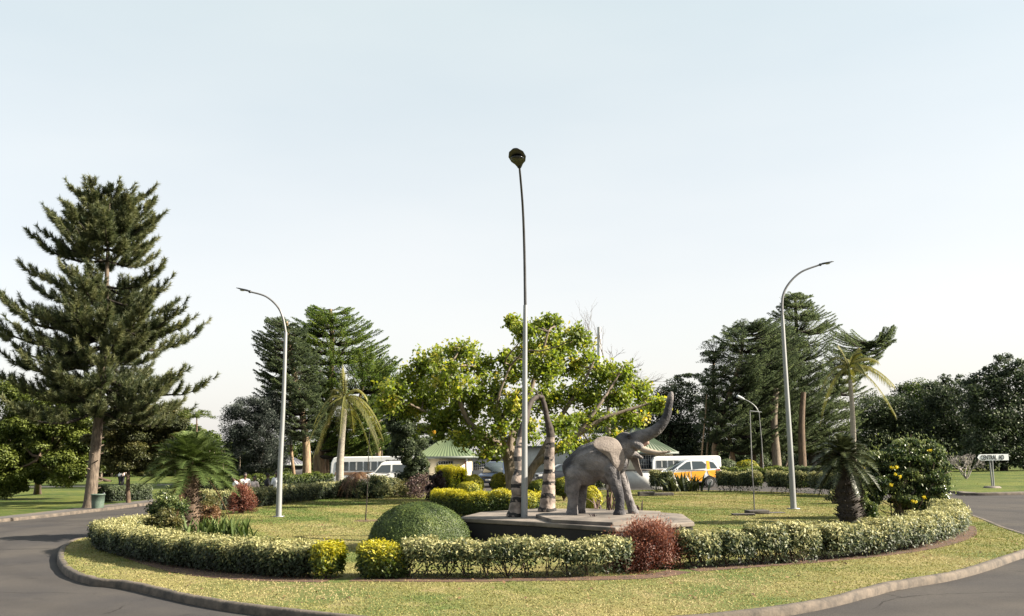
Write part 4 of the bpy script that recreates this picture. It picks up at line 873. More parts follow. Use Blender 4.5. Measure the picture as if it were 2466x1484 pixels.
straps(1640, 1168, 50, 1.2, 1.15, 110, LV['cycad_dark'], 'dark spiky agave like clump on the lawn before the taxi', w=.06, lvb=.6, spread=1.1)
straps(1612, 1170, 50.5, .6, .75, 50, LV['cycad_dark'], 'smaller spiky dark clump left of the agave like clump', w=.05, lvb=.5, spread=1.1)
# right flowering shrub
def rose():
    Y = 29.2; bl = DB([(2130, 1110, 40, 32), (2180, 1090, 45, 30), (2230, 1110, 50, 38), (2120, 1160, 45, 35), (2175, 1150, 50, 38), (2240, 1160, 45, 35), (2100, 1190, 30, 25), (2190, 1195, 45, 30), (2240, 1200, 38, 30), (2210, 1220, 30, 22), (2260, 1130, 25, 30), (2200, 1075, 20, 16), (2235, 1078, 18, 20)], Y)
    root = empty('flowering_shrub', (*P(2190, 1240, Y)[:2], ISL), 0, 'large dark glossy shrub with yellow flowers beside the right hedge', 'shrub')
    mb = MB(); crown_blobs(mb, bl, .085, 15000, .5, .2, .45, 14, .30, .2); mb.leaves(np.concatenate([np.asarray(b[0]) + RNG.normal(size=(260, 3)) * [b[1], b[2], b[3]] * .75 for b in bl]), .09, .035, RNG.uniform(.5, 1, 260 * len(bl)), up=.2, axis=np.array([.1, 0, 1.0]))
    mb.build('foliage', LV['rose'], root); st = MB(); b0 = np.array([*P(2190, 1245, Y)[:2], ISL - .02])
    for b in bl:
        for k in range(5): limb(st, b0 + RNG.normal(size=3) * [.25, .2, 0], np.asarray(b[0]) + RNG.normal(size=3) * .25, .022, .006, .06, 6, 4)
    st.build('stems', M['stem'], root); fb = []
    for x, y in [(2078, 1128), (2155, 1142), (2148, 1127), (2160, 1125), (2168, 1148), (2147, 1168), (2240, 1085), (2197, 1207), (2205, 1209), (2226, 1198), (2300, 1138)][:10]:
        c = P(x, y, Y - 1.15); f = MB()
        for k in range(3): f.leaves(c + RNG.normal(size=(12, 3)) * .022, .042, .034, RNG.uniform(0, 1, 12), up=.4)
        f.build('flower', LV['flower'], root)
rose()
def palm(x, yb, yc, Y, r, lm, label, fr, tp=None, L=3.0):
    base = np.array([P(x, yb, Y)[0], Y, 0.0 if Y > 54 else ISL]); root = empty('palm_tree', base, 0, label, 'palm', 'slender feather palms'); tb = MB()
    q = smooth_path([base - [0, 0, .05]] + [P(a, b, Y) for a, b in tp], 8); tb.tube(q, np.interp(np.linspace(0, 1, len(q)), [0, .12, .6, 1], [r * 1.15, r, r * .72, r * .55]), 12, cap=False); tb.build('trunk', M['palmtrunk'], root, smooth=True)
    c = q[-1]; cs = MB(); cs.tube([c - [0, 0, .25], c + [0, 0, .25], c + [0, 0, .9]], [r * .55, r * .45, r * .15], 10); cs.build('crownshaft', mat('crownshaft', (.20, .22, .06), (.14, .17, .05)), root, smooth=True)
    mb = MB()
    for a, up0, l, arch in fr: frond(mb, mb, c + [0, 0, .7], (math.cos(a), math.sin(a)), l, arch, 80, .62 * l / 3, .016, droop=.55, lvb=.5 + RNG.normal() * .1, up0=up0, vee=.1)
    mb.build('fronds', lm, root); return root
palm(818, 1160, 975, 58, .26, LV['palm'], 'slender palm with drooping yellowing fronds in front of the white bus', [(3.0, 1.50, 2.3, .05), (2.4, 1.42, 2.1, .08), (.3, 1.45, 1.6, .05), (2.9, 1.15, 2.6, .9), (.2, 1.0, 2.6, .85), (3.2, .7, 2.5, 1.3), (.1, .5, 2.6, 1.2), (.5, .3, 2.7, 1.25), (-.4, .2, 2.6, 1.3), (3.6, .1, 2.4, 1.4), (2.6, .0, 2.3, 1.5), (-.1, -.1, 2.4, 1.45), (-1.5, .3, 2.5, 1.3), (1.5, .4, 2.5, 1.2), (3.14, -.5, 2.2, 1.2), (.4, -.6, 2.2, 1.1)],
     tp=[(819, 1120), (823, 1060), (829, 1000), (830, 985)])
palm(2056, 1200, 900, 45, .15, LV['palm'], 'tall thin palm rising behind the dark right sago palm', [(2.9, 1.05, 1.8, .65), (2.7, 1.3, 1.7, .3), (.3, 1.15, 1.7, .35), (.1, .75, 2.1, .55), (3.2, .5, 1.7, 1.1), (0, .35, 2.3, .75), (.3, .2, 2.4, .55), (3.4, .0, 1.7, 1.3), (-.2, -.1, 2.0, 1.1), (2.8, -.3, 1.6, 1.4), (1.4, 1.0, 1.8, .7), (-1.4, .6, 1.8, .9), (-1.0, 1.1, 1.6, .5), (1.2, .3, 1.8, 1.0)],
     tp=[(2056, 1100), (2053, 1000), (2048, 925), (2047, 918)])

# plants of the rear lawn
c_ = P(858, 1140, 47.5)
def brown_palm():
    root = empty('dead_palm', (*P(860, 1180, 47.5)[:2], ISL), 0, 'withered brown palm with hanging dead fronds in the rear hedge', 'palm'); mb = MB(); tb = MB(); b = np.array([*P(860, 1180, 47.5)[:2], ISL]); c = b + [0, 0, 1.25]
    tb.tube([b - [0, 0, .03], c], [.16, .13], 8); tb.build('trunk', M['darkbark'], root)
    for k in range(34):
        a = k * 2.399; frond(mb, mb, c, (math.cos(a), math.sin(a)), 1.05, 1.25, 20, .26, .016, droop=.5, lvb=RNG.uniform(.1, .8), up0=.55 - .02 * k)
    mb.build('fronds', LV['dead'], root)
brown_palm()
shag(838, 1180, 48, .5, 1.0, 3500, LV['dark'], 'dark leafy shrub left of the withered brown palm', L=.14, lvb=.5)
shag(902, 1180, 47, .8, 1.0, 6000, LV['cream'], 'pale mixed shrub right of the withered brown palm', L=.13, lvb=.35)
shag(1050, 1165, 44, .42, 1.45, 3500, LV['purple'], 'dark purple leaved shrub left of the golden hedge', L=.15, lvb=.3)
shag(1010, 1160, 47, .7, 1.2, 1700, LV['purple'], 'sparse reddish shrub with bare twigs behind the dome bush', L=.12, lvb=.8)
shag(975, 1175, 48, .8, .8, 1600, LV['olive'], 'low twiggy greyish shrub near the white van', L=.12, lvb=.6)
shag(1140, 1075 + 75, 50, .35, .9, 2200, LV['olive'], 'small rounded olive bush beside the guard house corner', L=.12, lvb=.5)
shag(2010, 1195, 37, .35, .7, 1200, LV['cream'], 'small pale bush behind the right lamp post foot', L=.10, lvb=.5)
shag(2085, 1215, 28.2, .32, .95, 2600, LV['rose'], 'leafy green sprouts at the foot of the right sago palm', L=.11, lvb=.6)

# ------------------------------------------------------------------ plinth
PZ = .74
pl = [tuple(P(1104, 1243, 22.9)[:2]), tuple(P(1291, 1251, 21.2)[:2]), tuple(P(1480, 1268, 19.4)[:2]), tuple(P(1668, 1251, 20.6)[:2]), tuple(P(1640, 1232, 23.2)[:2]), tuple(P(1500, 1226, 25.2)[:2]), tuple(P(1300, 1224, 26.2)[:2]), tuple(P(1160, 1232, 25.0)[:2])]
def slab(name, poly, z0, z1, m, parent, ov=0.0, bev=.02):
    c = np.mean(poly, 0); bm = bmesh.new(); pp = [c + (np.array(p) - c) * (1 + ov) for p in poly]
    vb = [bm.verts.new((p[0], p[1], z0)) for p in pp]; vt = [bm.verts.new((p[0], p[1], z1)) for p in pp]; n = len(pp)
    bm.faces.new(vt); bm.faces.new(vb[::-1])
    for i in range(n): bm.faces.new([vb[i], vb[(i + 1) % n], vt[(i + 1) % n], vt[i]])
    bmesh.ops.recalc_face_normals(bm, faces=bm.faces[:])
    me = bpy.data.meshes.new(name); bm.to_mesh(me); bm.free(); o = link(name, me, m, parent)
    if bev: b = o.modifiers.new('bevel', 'BEVEL'); b.width = bev; b.segments = 2
    return o
pc = np.mean(pl, 0); plr = empty('plinth', (pc[0], pc[1], ISL), 0, 'wide low angular concrete plinth carrying the elephant and striped sculptures', 'plinth')
slab('base', pl, ISL - .02, PZ - .10, M['concrete_shade'], plr)
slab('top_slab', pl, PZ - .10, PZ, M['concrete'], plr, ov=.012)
up = [tuple(P(1290, 1236, 22.6)[:2]), tuple(P(1330, 1256, 20.85)[:2]), tuple(P(1475, 1264, 19.75)[:2]), tuple(P(1600, 1250, 20.9)[:2]), tuple(P(1590, 1234, 23.2)[:2]), tuple(P(1380, 1226, 25)[:2])]
slab('upper_step', up, PZ, PZ + .075, M['concrete'], plr, bev=.01)

# ------------------------------------------------------------------ elephant statue
def remeshed(name, mb, m, parent, vox, smooth=8, disp=0.0, local=True):
    me = mb.mesh(name); o = link_local(name, me, m, parent)
    r = o.modifiers.new('r', 'REMESH'); r.mode = 'VOXEL'; r.voxel_size = vox; r.use_smooth_shade = True
    s = o.modifiers.new('s', 'SMOOTH'); s.iterations = smooth; s.factor = .5
    if disp:
        t = bpy.data.textures.new(name + '_tex', 'CLOUDS'); t.noise_scale = .09; t.noise_depth = 3
        d = o.modifiers.new('d', 'DISPLACE'); d.texture = t; d.strength = disp; d.mid_level = .5
    return o
def ellip(mb, c, r, seg=16):
    bm = bmesh.new(); bmesh.ops.create_icosphere(bm, subdivisions=3, radius=1); V = np.array([v.co[:] for v in bm.verts]) * r + np.asarray(c); Fc = [[v.index for v in f.verts] for f in bm.faces]; bm.free(); mb.add(V, Fc)
def ctube(mb, pts, radii, n=6, k=14, ell=1.0):
    q = smooth_path(pts, n); d = np.linspace(0, len(pts) - 1, len(q)); rr = np.interp(d, np.arange(len(pts)), radii); mb.tube(q, rr, k, ell=ell)
    ellip(mb, q[0], [rr[0] * .98] * 3); ellip(mb, q[-1], [rr[-1] * .98] * 3)
M['elephant'] = mat('elephant_concrete', (.31, .28, .275), (.105, .100, .106), scale=2.6, rough=.85, bump=1.0, bscale=22, col3=(.030, .029, .036), s3=1.15, t3=(.45, .58))
M['tusk'] = mat('tusk_plaster', (.48, .40, .32), (.33, .27, .22), scale=5, rough=.7, bump=.2)
M['mouth'] = mat('mouth_pink', (.42, .27, .22), (.30, .18, .15), scale=5, rough=.7)
M['eye'] = mat('dark_eye', (.02, .018, .018), rough=.3)
def elephant():
    base = P(1440, 1240, 22.45); base[2] = PZ + .075
    R = math.radians(-18); root = empty('elephant_statue', base, R, 'weathered grey concrete elephant statue with raised trunk standing on the plinth', 'statue')
    k = 1.0
    def q(x, z, y=0.0):   # zoomed sketch units -> local metres (y = lateral, + is the far side)
        return np.array([(.002962 * x - 1.573) - y * .30, y, 3.4755 - .002784 * z - .02])
    b = MB()
    ctube(b, [q(352, 850), q(430, 818), q(520, 792), q(600, 795), q(680, 785)], [.33, .44, .49, .46, .37], ell=.98)
    ellip(b, q(348, 880), [.27, .34, .36]); ellip(b, q(430, 860), [.42, .44, .42]); ellip(b, q(620, 830), [.30, .36, .46])
    ellip(b, q(455, 700), [.26, .20, .16]); ellip(b, q(520, 690), [.30, .18, .14])
    ctube(b, [q(640, 740), q(720, 690), q(780, 650)], [.34, .29, .26], ell=.9)        # neck
    ellip(b, q(770, 640), [.24, .25, .27]); ellip(b, q(800, 700), [.20, .20, .22]); ellip(b, q(760, 600), [.17, .20, .14])
    ctube(b, [q(790, 640), q(860, 610), q(935, 580), q(1010, 545), q(1075, 490), q(1118, 415), q(1140, 330), q(1158, 245)], [.21, .19, .162, .140, .122, .106, .092, .078], n=6)
    ellip(b, q(1163, 225), [.05, .06, .05])
    ctube(b, [q(790, 720), q(840, 735), q(880, 755), q(908, 768)], [.13, .09, .055, .03])   # lower jaw
    ellip(b, q(795, 575, -.20), [.055, .03, .04]); ellip(b, q(795, 575, .20), [.055, .03, .04])
    for y in (-.22, .22): ctube(b, [q(850, 650, y * .7), q(890, 675, y * .75)], [.10, .09])
    # legs
    def leg(pts, rad): ctube(b, pts, rad)
    leg([q(640, 860, -.24), q(680, 1000, -.26), q(705, 1110, -.26), q(702, 1200, -.26), q(700, 1252, -.26)], [.21, .145, .11, .12, .15])
    leg([q(700, 860, .24), q(757, 1000, .26), q(790, 1100, .26), q(815, 1180, .26), q(832, 1240, .26)], [.21, .145, .105, .11, .135])
    leg([q(345, 900, -.22), q(320, 1020, -.25), q(322, 1110, -.25), q(316, 1180, -.25), q(312, 1246, -.25)], [.26, .175, .13, .13, .15])
    leg([q(400, 900, .20), q(402, 1030, .25), q(405, 1110, .25), q(398, 1170, .25), q(392, 1238, .25)], [.24, .155, .11, .11, .13])
    for pts in [(700, 1250, -.26), (832, 1238, .26), (312, 1246, -.25), (392, 1236, .25)]:
        c = q(*pts); r = .15 if pts[2] < 0 else .135
        b.tube([[c[0], c[1], .0], [c[0], c[1], .07]], [r * 1.03, r], 18)
    ctube(b, [q(290, 790), q(268, 880), q(264, 980), q(262, 1060)], [.05, .03, .022, .03], k=8)   # tail
    body = remeshed('body', b, M['elephant'], root, .019, 7, .018)
    # ears: thick curved sheets
    def ear(sg, outl, name, twist, xoff=0.0, y0=.24):
        pts = [q(x, z) for x, z in outl]; c = np.mean(pts, 0); n = len(pts); e = MB(); V = []; rings = [1.0, .8, .55, .3]
        for side in (0, 1):
            for r in rings:
                for p in pts:
                    d = (p - c) * r; hinge = (.98 - (c + d)[0] * 1.0)
                    away = max(0.0, (.72 + xoff - (c + d)[0])) * twist
                    y = sg * (y0 + away + .05 * (1 - r) * 1.0 + (.035 * math.sin(d[2] * 16)) * r) + (sg * .03 if side else 0)
                    V.append([(c + d)[0] + xoff, y, (c + d)[2]])
            V.append([c[0] + xoff, sg * (y0 + max(0, .72 - c[0]) * twist + .05) + (sg * .03 if side else 0), c[2]])
        Fq = []; m = len(rings) * n + 1
        for s in (0, 1):
            o = s * m
            for k_ in range(len(rings) - 1):
                for i in range(n):
                    j = (i + 1) % n; f = [o + k_ * n + i, o + k_ * n + j, o + (k_ + 1) * n + j, o + (k_ + 1) * n + i]; Fq.append(f if s else f[::-1])
        e.add(V, Fq)
        e.add(np.zeros((0, 3)), np.zeros((0, 3), int)) if False else None
        tri = []
        for s in (0, 1):
            o = s * m
            for i in range(n): j = (i + 1) % n; f = [o + 3 * n + i, o + 3 * n + j, o + 4 * n]; tri.append(f if s else f[::-1])
        e.add(V, tri)
        e.add(V, [[i, (i + 1) % n, m + (i + 1) % n, m + i] for i in range(n)])
        o = e.build(name, M['earmat'], root, smooth=True, local=True)
        w = o.modifiers.new('w', 'WELD'); w.merge_threshold = .0005; sb = o.modifiers.new('s', 'SUBSURF'); sb.levels = 2; sb.render_levels = 2
    M['earmat'] = mat('elephant_ear', (.36, .305, .265), (.24, .20, .18), scale=4, rough=.85, bump=.5, bscale=20, col3=(.12, .10, .095), s3=2.0, t3=(.60, .75))
    E1 = [(548, 640), (560, 605), (610, 580), (680, 582), (735, 610), (765, 665), (782, 740), (786, 800), (770, 865), (735, 890), (705, 850), (685, 795), (645, 740), (600, 705), (565, 675)]
    ear(-1, E1, 'ear', .55)
    E2 = [(700, 660), (740, 640), (800, 690), (830, 780), (840, 860), (868, 925), (850, 935), (815, 905), (790, 850), (760, 790), (720, 720)]
    ear(1, E2, 'ear', .35, xoff=.10)
    for sg in (-1, 1):
        t = MB(); dx = 0 if sg < 0 else 25
        ctube(t, [q(880 + dx, 675, sg * .15), q(930 + dx, 705, sg * .17), q(1000 + dx, 722, sg * .17), q(1055 + dx, 726, sg * .16), q(1092 + dx * 2, 718, sg * .15)], [.085, .07, .052, .04, .026])
        remeshed('tusk', t, M['tusk'], root, .014, 4)
    mo = MB(); ctube(mo, [q(850, 690), q(900, 668), q(955, 640)], [.075, .065, .05]); ctube(mo, [q(840, 728), q(885, 752)], [.06, .03]); remeshed('mouth', mo, M['mouth'], root, .016, 4)
    for sg in (-1, 1):
        ey = MB(); ellip(ey, q(800, 598, sg * .205), [.028, .022, .018]); ey.build('eye', M['eye'], root, local=True)
elephant()

# ------------------------------------------------------------------ banded sculptures
def banded():
    m, n, N, Lk = newmat('banded_concrete'); o = N('ShaderNodeOutputMaterial'); p = N('ShaderNodeBsdfPrincipled'); Lk(p.outputs[0], o.inputs[0]); p.inputs['Roughness'].default_value = .85
    tc = N('ShaderNodeTexCoord'); sp = N('ShaderNodeSeparateXYZ'); Lk(tc.outputs['Object'], sp.inputs[0])
    nz = N('ShaderNodeTexNoise'); nz.inputs['Scale'].default_value = 2.2; nz.inputs['Detail'].default_value = 2; Lk(tc.outputs['Object'], nz.inputs['Vector'])
    def ma(op, a, b=None):
        k = N('ShaderNodeMath'); k.operation = op
        for i, v in enumerate((a, b)):
            if v is None: continue
            if isinstance(v, (int, float)): k.inputs[i].default_value = v
            else: Lk(v, k.inputs[i])
        return k.outputs[0]
    zz = ma('ADD', sp.outputs[2], ma('MULTIPLY', ma('SUBTRACT', nz.outputs[0], .5), .22))
    band = ma('LESS_THAN', ma('FRACT', ma('DIVIDE', zz, .335)), .36)
    n2 = N('ShaderNodeTexNoise'); n2.inputs['Scale'].default_value = 6.5; n2.inputs['Detail'].default_value = 1; Lk(tc.outputs['Object'], n2.inputs['Vector'])
    patch = ma('GREATER_THAN', n2.outputs[0], .40); lowz = ma('LESS_THAN', sp.outputs[2], 1.95)
    f = ma('MULTIPLY', ma('MULTIPLY', band, patch), lowz)
    n3 = N('ShaderNodeTexNoise'); n3.inputs['Scale'].default_value = 5; n3.inputs['Detail'].default_value = 6; Lk(tc.outputs['Object'], n3.inputs['Vector'])
    r = N('ShaderNodeValToRGB'); r.color_ramp.elements[0].color = (.10, .08, .07, 1); r.color_ramp.elements[1].color = (.25, .20, .17, 1); r.color_ramp.elements[0].position = .35; r.color_ramp.elements[1].position = .6; Lk(n3.outputs[0], r.inputs[0])
    up_ = N('ShaderNodeMix'); up_.data_type = 'RGBA'; Lk(ma('GREATER_THAN', sp.outputs[2], 1.95), up_.inputs[0]); Lk(r.outputs[0], up_.inputs[6]); up_.inputs[7].default_value = (.028, .020, .016, 1)
    mx = N('ShaderNodeMix'); mx.data_type = 'RGBA'; Lk(f, mx.inputs[0]); Lk(up_.outputs[2], mx.inputs[6]); mx.inputs[7].default_value = (.012, .010, .010, 1)
    Lk(mx.outputs[2], p.inputs['Base Color']); b = N('ShaderNodeBump'); b.inputs['Strength'].default_value = .5; b.inputs['Distance'].default_value = .03; Lk(n3.outputs[0], b.inputs['Height']); Lk(b.outputs[0], p.inputs['Normal'])
    return m
M['banded'] = banded()
def neck(pts, Y, label, knob, dY=None):
    """pts: (x, y, r) in sketch units of the plinth view"""
    X = lambda x: 1079.3 + .39396 * x
    W3 = [P(X(p[0]), 719.5 + .39396 * p[1], Y + (dY[i] if dY else 0)) for i, p in enumerate(pts)]
    base = np.array(W3[0]); base[2] = PZ; W3[0] = base - [0, 0, 0]; root = empty('banded_sculpture', base, 0, label, 'sculpture', 'pair of banded concrete neck sculptures')
    b = MB(); rr = [p[2] * .39396 * Y / F for p in pts]; loc = [w - base for w in W3]
    ctube(b, [loc[0] + [0, 0, .02]] + loc[1:], rr, n=6, k=16)
    e = loc[-1]; ellip(b, e, [rr[-1] * 1.25, rr[-1] * 1.3, rr[-1] * 1.1]); 
    b.tube([[0, 0, 0], [0, 0, .10]], [rr[0] * 1.12, rr[0] * 1.04], 18)
    remeshed('neck', b, M['banded'], root, .02, 4, .03)
    h = MB(); d = np.array(knob); ellip(h, e + d * .5, [.10, .075, .065]); ellip(h, e + d, [.07, .055, .05]); ctube(h, [e, e + d * .6], [.08, .06])
    ctube(h, [e + [0, -.05, .05], e + [-.02, -.07, .14]], [.03, .02]); ctube(h, [e + [0, .05, .05], e + [-.02, .07, .14]], [.03, .02])
    remeshed('head', h, M['neckhead'], root, .014, 3)
M['neckhead'] = mat('sculpture_head', (.07, .05, .04), (.04, .03, .025), scale=6, rough=.8)
neck([(605, 1278, 52), (612, 1180, 42), (617, 1080, 35), (618, 980, 31), (623, 880, 27), (624, 820, 26), (612, 760, 20), (600, 710, 17), (588, 650, 15), (572, 605, 15)], 24.8,
     'brown topped banded neck sculpture standing nearer the elephant', (-.06, 0, .02))
neck([(410, 1290, 50), (432, 1210, 46), (420, 1130, 38), (438, 1050, 32), (430, 970, 30), (442, 880, 28), (455, 800, 25), (478, 730, 21), (488, 670, 20), (515, 620, 17), (545, 600, 16)], 23.0,
     'leaning banded neck sculpture behind the tall central pole', (.08, 0, .0), dY=[0, 0, 0, .2, .4, .6, .8, 1.0, 1.2, 1.4, 1.6])
# strap plants growing by the elephant
straps(1470, 1240, 23.9, .25, .78, 13, LV['purple'], 'dark strap leaves behind the elephant front legs', w=.022, z0=PZ + .075 if False else PZ, spread=.8, lvb=.6)
straps(1440, 1240, 24.4, .2, .55, 8, LV['purple'], 'few dark leaning strap leaves below the elephant belly', w=.02, z0=PZ, spread=1.3, lvb=.6)
straps(1540, 1232, 24.0, .2, .42, 7, LV['purple'], 'arching dark leaves right of the elephant front feet', w=.02, z0=PZ, spread=1.9, lvb=.6)
straps(1497 - 70, 1246, 21.6, .1, .10, 14, LV['purple'], 'tiny dark weeds at the elephant feet', w=.012, z0=PZ + .075, spread=1.5, lvb=.3)

# ------------------------------------------------------------------ street lamps
def lamp(base, pts_straight, pts_arm, Ys, r, label, head_dir, name='lamp_post', hs=1.0):
    root = empty(name, base, 0, label, 'street lamp', 'tall curved arm lamp posts'); p0 = np.asarray(base, float)
    top = P(*pts_straight[-1], Ys[0]); mid = [P(*q, Ys[0]) for q in pts_straight]
    pb = MB(); q = np.array([p0 - [0, 0, .05]] + mid); q = smooth_path(q, 5); pb.tube(q, np.linspace(r, r * .55, len(q)), 14); pb.build('pole', M['galv'], root, smooth=True)
    bp = MB(); bp.box([p0[0], p0[1], p0[2] + .015], [r * 3.2, r * 3.2, .03]); bp.build('base_plate', M['galv'], root)
    arm = [top] + [P(*q, Y) for q, Y in zip(pts_arm, Ys[1:])]; a = smooth_path(arm, 7); ab = MB(); ab.tube(a, np.linspace(r * .42, r * .28, len(a)), 10); ab.build('arm', M['armgrey'] if hs < 1.0 else M['arm_dark'], root, smooth=True)
    e = a[-1]; d = np.array(head_dir, float); d /= np.linalg.norm(d); sd = np.cross(d, [0, 0, 1.0]); sd /= np.linalg.norm(sd); u = np.cross(sd, d)
    # cobra head: lofted sections
    secs = [(0, .05, .05), (.12, .09, .065), (.22, .15, .07), (.42, .185, .055), (.62, .15, .04), (.74, .06, .02)]; V = []; k = 14
    for t, w, h in secs:
        for j in range(k):
            an = j * 2 * math.pi / k; cs, sn = math.cos(an), math.sin(an); V.append(e + d * t * hs + sd * cs * w * hs + u * (sn * h if sn > 0 else sn * h * .35) * hs)
    n = len(secs); Fq = [[i * k + j, i * k + (j + 1) % k, (i + 1) * k + (j + 1) % k, (i + 1) * k + j] for i in range(n - 1) for j in range(k)]
    hb = MB(); hb.add(V, Fq); hb.add(V[:k], [list(range(k))]); hb.add(V[-k:], [list(range(k))[::-1]]); hd = hb.build('lamp_head', M['lamphead'], root, smooth=True)
    lb = MB(); ellip(lb, e + d * .40 * hs - u * .02 * hs, [.14 * hs, .14 * hs, .05 * hs]); ln = lb.build('lens', M['lens'] if hs < 1 else M['lens_dark'], hd, smooth=True)
    hd_c = MB(); ellip(hd_c, e + d * .02, [.055, .055, .055]); hd_c.build('arm_joint', M['lamphead'], root, smooth=True)
    return root
M['armgrey'] = mat('lamp_arm_grey', (.27, .27, .28), (.18, .18, .19), rough=.5, metal=.3)
b = G(671, 1245, ISL); lamp(b, [(675, 1120), (683, 960), (688, 800)], [(681, 765), (668, 738), (640, 714), (603, 703)], [b[1]] * 5, .11, 'left grey lamp post with arm curving left over the road', P(570, 694, b[1]) - P(603, 703, b[1]), hs=.75)
b = G(1911, 1226, ISL); lamp(b, [(1903, 1080), (1892, 900), (1884, 760)], [(1885, 715), (1900, 683), (1930, 655), (1974, 638)], [b[1]] * 5, .115, 'right grey lamp post with arm curving right above the layered trees', P(2008, 630, b[1]) - P(1974, 638, b[1]), hs=.75)
b = G(1262, 1309, ISL); lamp(b, [(1263, 1150), (1264, 900), (1265, 735)], [(1263, 610), (1259, 500), (1251, 402)], [b[1], b[1] - .25, b[1] - .8, b[1] - 1.7], .09, 'tallest central lamp post with dark lamp head pointing towards the viewer', (-.12, -1.0, .22), hs=1.12)
# distant street lamp and thin floodlight pole
def far_lamp():
    Y = 66; b = np.array([*P(1838, 1130, Y)[:2], 0.0]); root = empty('street_lamp', b, 0, 'distant thin street lamp with white head in front of dark trees', 'street lamp'); m = MB(); m.tube([b, P(1834, 1060, Y), P(1828, 995, Y)], [.04, .03, .025], 8); m.build('pole', M['armgrey'], root)
    a = MB(); a.tube(smooth_path([P(1828, 995, Y), P(1820, 980, Y), P(1805, 968, Y), P(1788, 960, Y)], 5), .03, 6); a.build('arm', M['galv'], root); h = MB(); ctube(h, [P(1790, 961, Y), P(1777, 955, Y)], [.09, .12], n=3); h.build('lamp_head', M['lens'], root, smooth=True)
    Y = 31.9; b = np.array([*P(1817, 1238, Y)[:2], ISL + .12]); root = empty('thin_pole', b, 0, 'thin bare pole with short horizontal arm standing on the square stone', 'pole'); m = MB()
    m.tube([b, P(1815, 1190, Y), P(1812, 1150, Y)], [.022, .022, .022], 6); m.build('pole', M['arm_dark'], root); m = MB(); m.tube([P(1812, 1150, Y), P(1809, 1080, Y), P(1806, 990, Y)], [.022, .02, .017], 6); m.build('upper_pole', M['armgrey'], root)
    m = MB(); m.tube([P(1806, 990, Y), P(1834, 993, Y)], [.02, .02], 6); m.build('arm', M['galv'], root)
far_lamp()
def block(x, y, Y, size, rz, label, z0=ISL, name='stone_block', m='slabstone'):
    c = P(x, y, Y); root = bpy.data.objects.new(name, None); bm = bmesh.new(); bmesh.ops.create_cube(bm, size=1)
    for v in bm.verts: v.co = Vector((v.co.x * size[0] + RNG.normal() * .02, v.co.y * size[1] + RNG.normal() * .02, (v.co.z + .5) * size[2]))
    me = bpy.data.meshes.new(name); bm.to_mesh(me); bm.free(); o = link(name, me, M[m]); o.location = (c[0], c[1], z0 - .004); o.rotation_euler = (0, 0, rz); bv = o.modifiers.new('b', 'BEVEL'); bv.width = .015; return tag(o, label, 'stone')
block(1822, 1238, 31.9, (.72, .5, .13), .1, 'square low stone block holding the thin pole')
block(1790, 1240, 31.2, (.75, .35, .07), -.1, 'flat broken dark slab beside the square stone block')
block(1855, 1238, 32.2, (.9, .5, .03), .05, 'thin worn slab right of the square stone block')
block(1556, 1192, 45.5, (.75, .6, .2), .05, 'dark cubic stone on the lawn right of the elephant')
block(1592, 1191, 45.6, (1.1, .6, .14), .02, 'long grey stone beside the dark cubic stone')
# thin sapling in the left lawn
def sapling():
    b = G(880, 1254, ISL); Y = b[1]; root = empty('sapling', b, 0, 'thin dark leafless sapling standing in a soil ring left of the dome', 'sapling'); m = MB(); m.tube(smooth_path([b, P(883, 1210, Y), P(886, 1150, Y), P(888, 1080, Y), P(892, 1020, Y)], 4), np.linspace(.022, .008, 17), 5)
    m.build('trunk', M['darkbark'], root); f = MB()
    f.leaves(np.concatenate([P(886, 1090 + k * 9, Y) + RNG.normal(size=(3, 3)) * .05 for k in range(-6, 12)]), .07, .03, .4, up=.2)
    for k in range(9): limb(f, P(886, 1190 - k * 6, Y), P(886 + RNG.normal() * 14, 1170 - k * 6, Y + RNG.normal() * .1), .006, .003, .05, 4, 3)
    f.build('leaves', LV['dark'], root)
    n = 24; an = np.linspace(0, 2 * math.pi, n, endpoint=False); sheet('soil_ring', np.c_[b[0] + .15 + np.cos(an) * .55 * (1 + RNG.normal(size=n) * .06), b[1] - .1 + np.sin(an) * .45], ISL + .008, M['soil'])
sapling()
# bare small plants at mound: nothing else

# ------------------------------------------------------------------ bin and sign
def litter_bin():
    c = G(237, 1226); b = np.array([c[0], c[1] - .1, .02]); root = empty('litter_bin', b, 0, 'green round litter bin standing against the pine trunk', 'bin'); m = MB(); r = .30; h = .58
    prof = [(r * .86, 0), (r * .93, h * .5), (r * .97, h), (r * 1.05, h), (r * 1.05, h + .05), (r * .98, h + .05), (r * .90, h), (r * .84, .06)]; k = 24; V = []
    for pr, z in prof:
        for j in range(k): a = j * 2 * math.pi / k; V.append([b[0] + math.cos(a) * pr, b[1] + math.sin(a) * pr, b[2] + z + .03])
    m.add(V, [[i * k + j, i * k + (j + 1) % k, (i + 1) * k + (j + 1) % k, (i + 1) * k + j] for i in range(len(prof) - 1) for j in range(k)]); m.add(V[:k], [list(range(k))[::-1]]); m.build('body', mat('bin_green', (.12, .17, .13), (.07, .11, .085), scale=6, rough=.6, col3=(.3, .33, .28), s3=4, t3=(.66, .72)), root, smooth=True)
    for a in (.6, 2.7, 4.7): f = MB(); f.box([b[0] + math.cos(a) * .2, b[1] + math.sin(a) * .2, b[2] + .015], [.06, .06, .03]); f.build('foot', M['eye'], root)
    t = MB(); t.tube([b + [.26, -.1, h + .08], b + [.33, -.12, h + .12]], [.03, .02], 6); t.build('rubbish', M['lens'], root)
litter_bin()
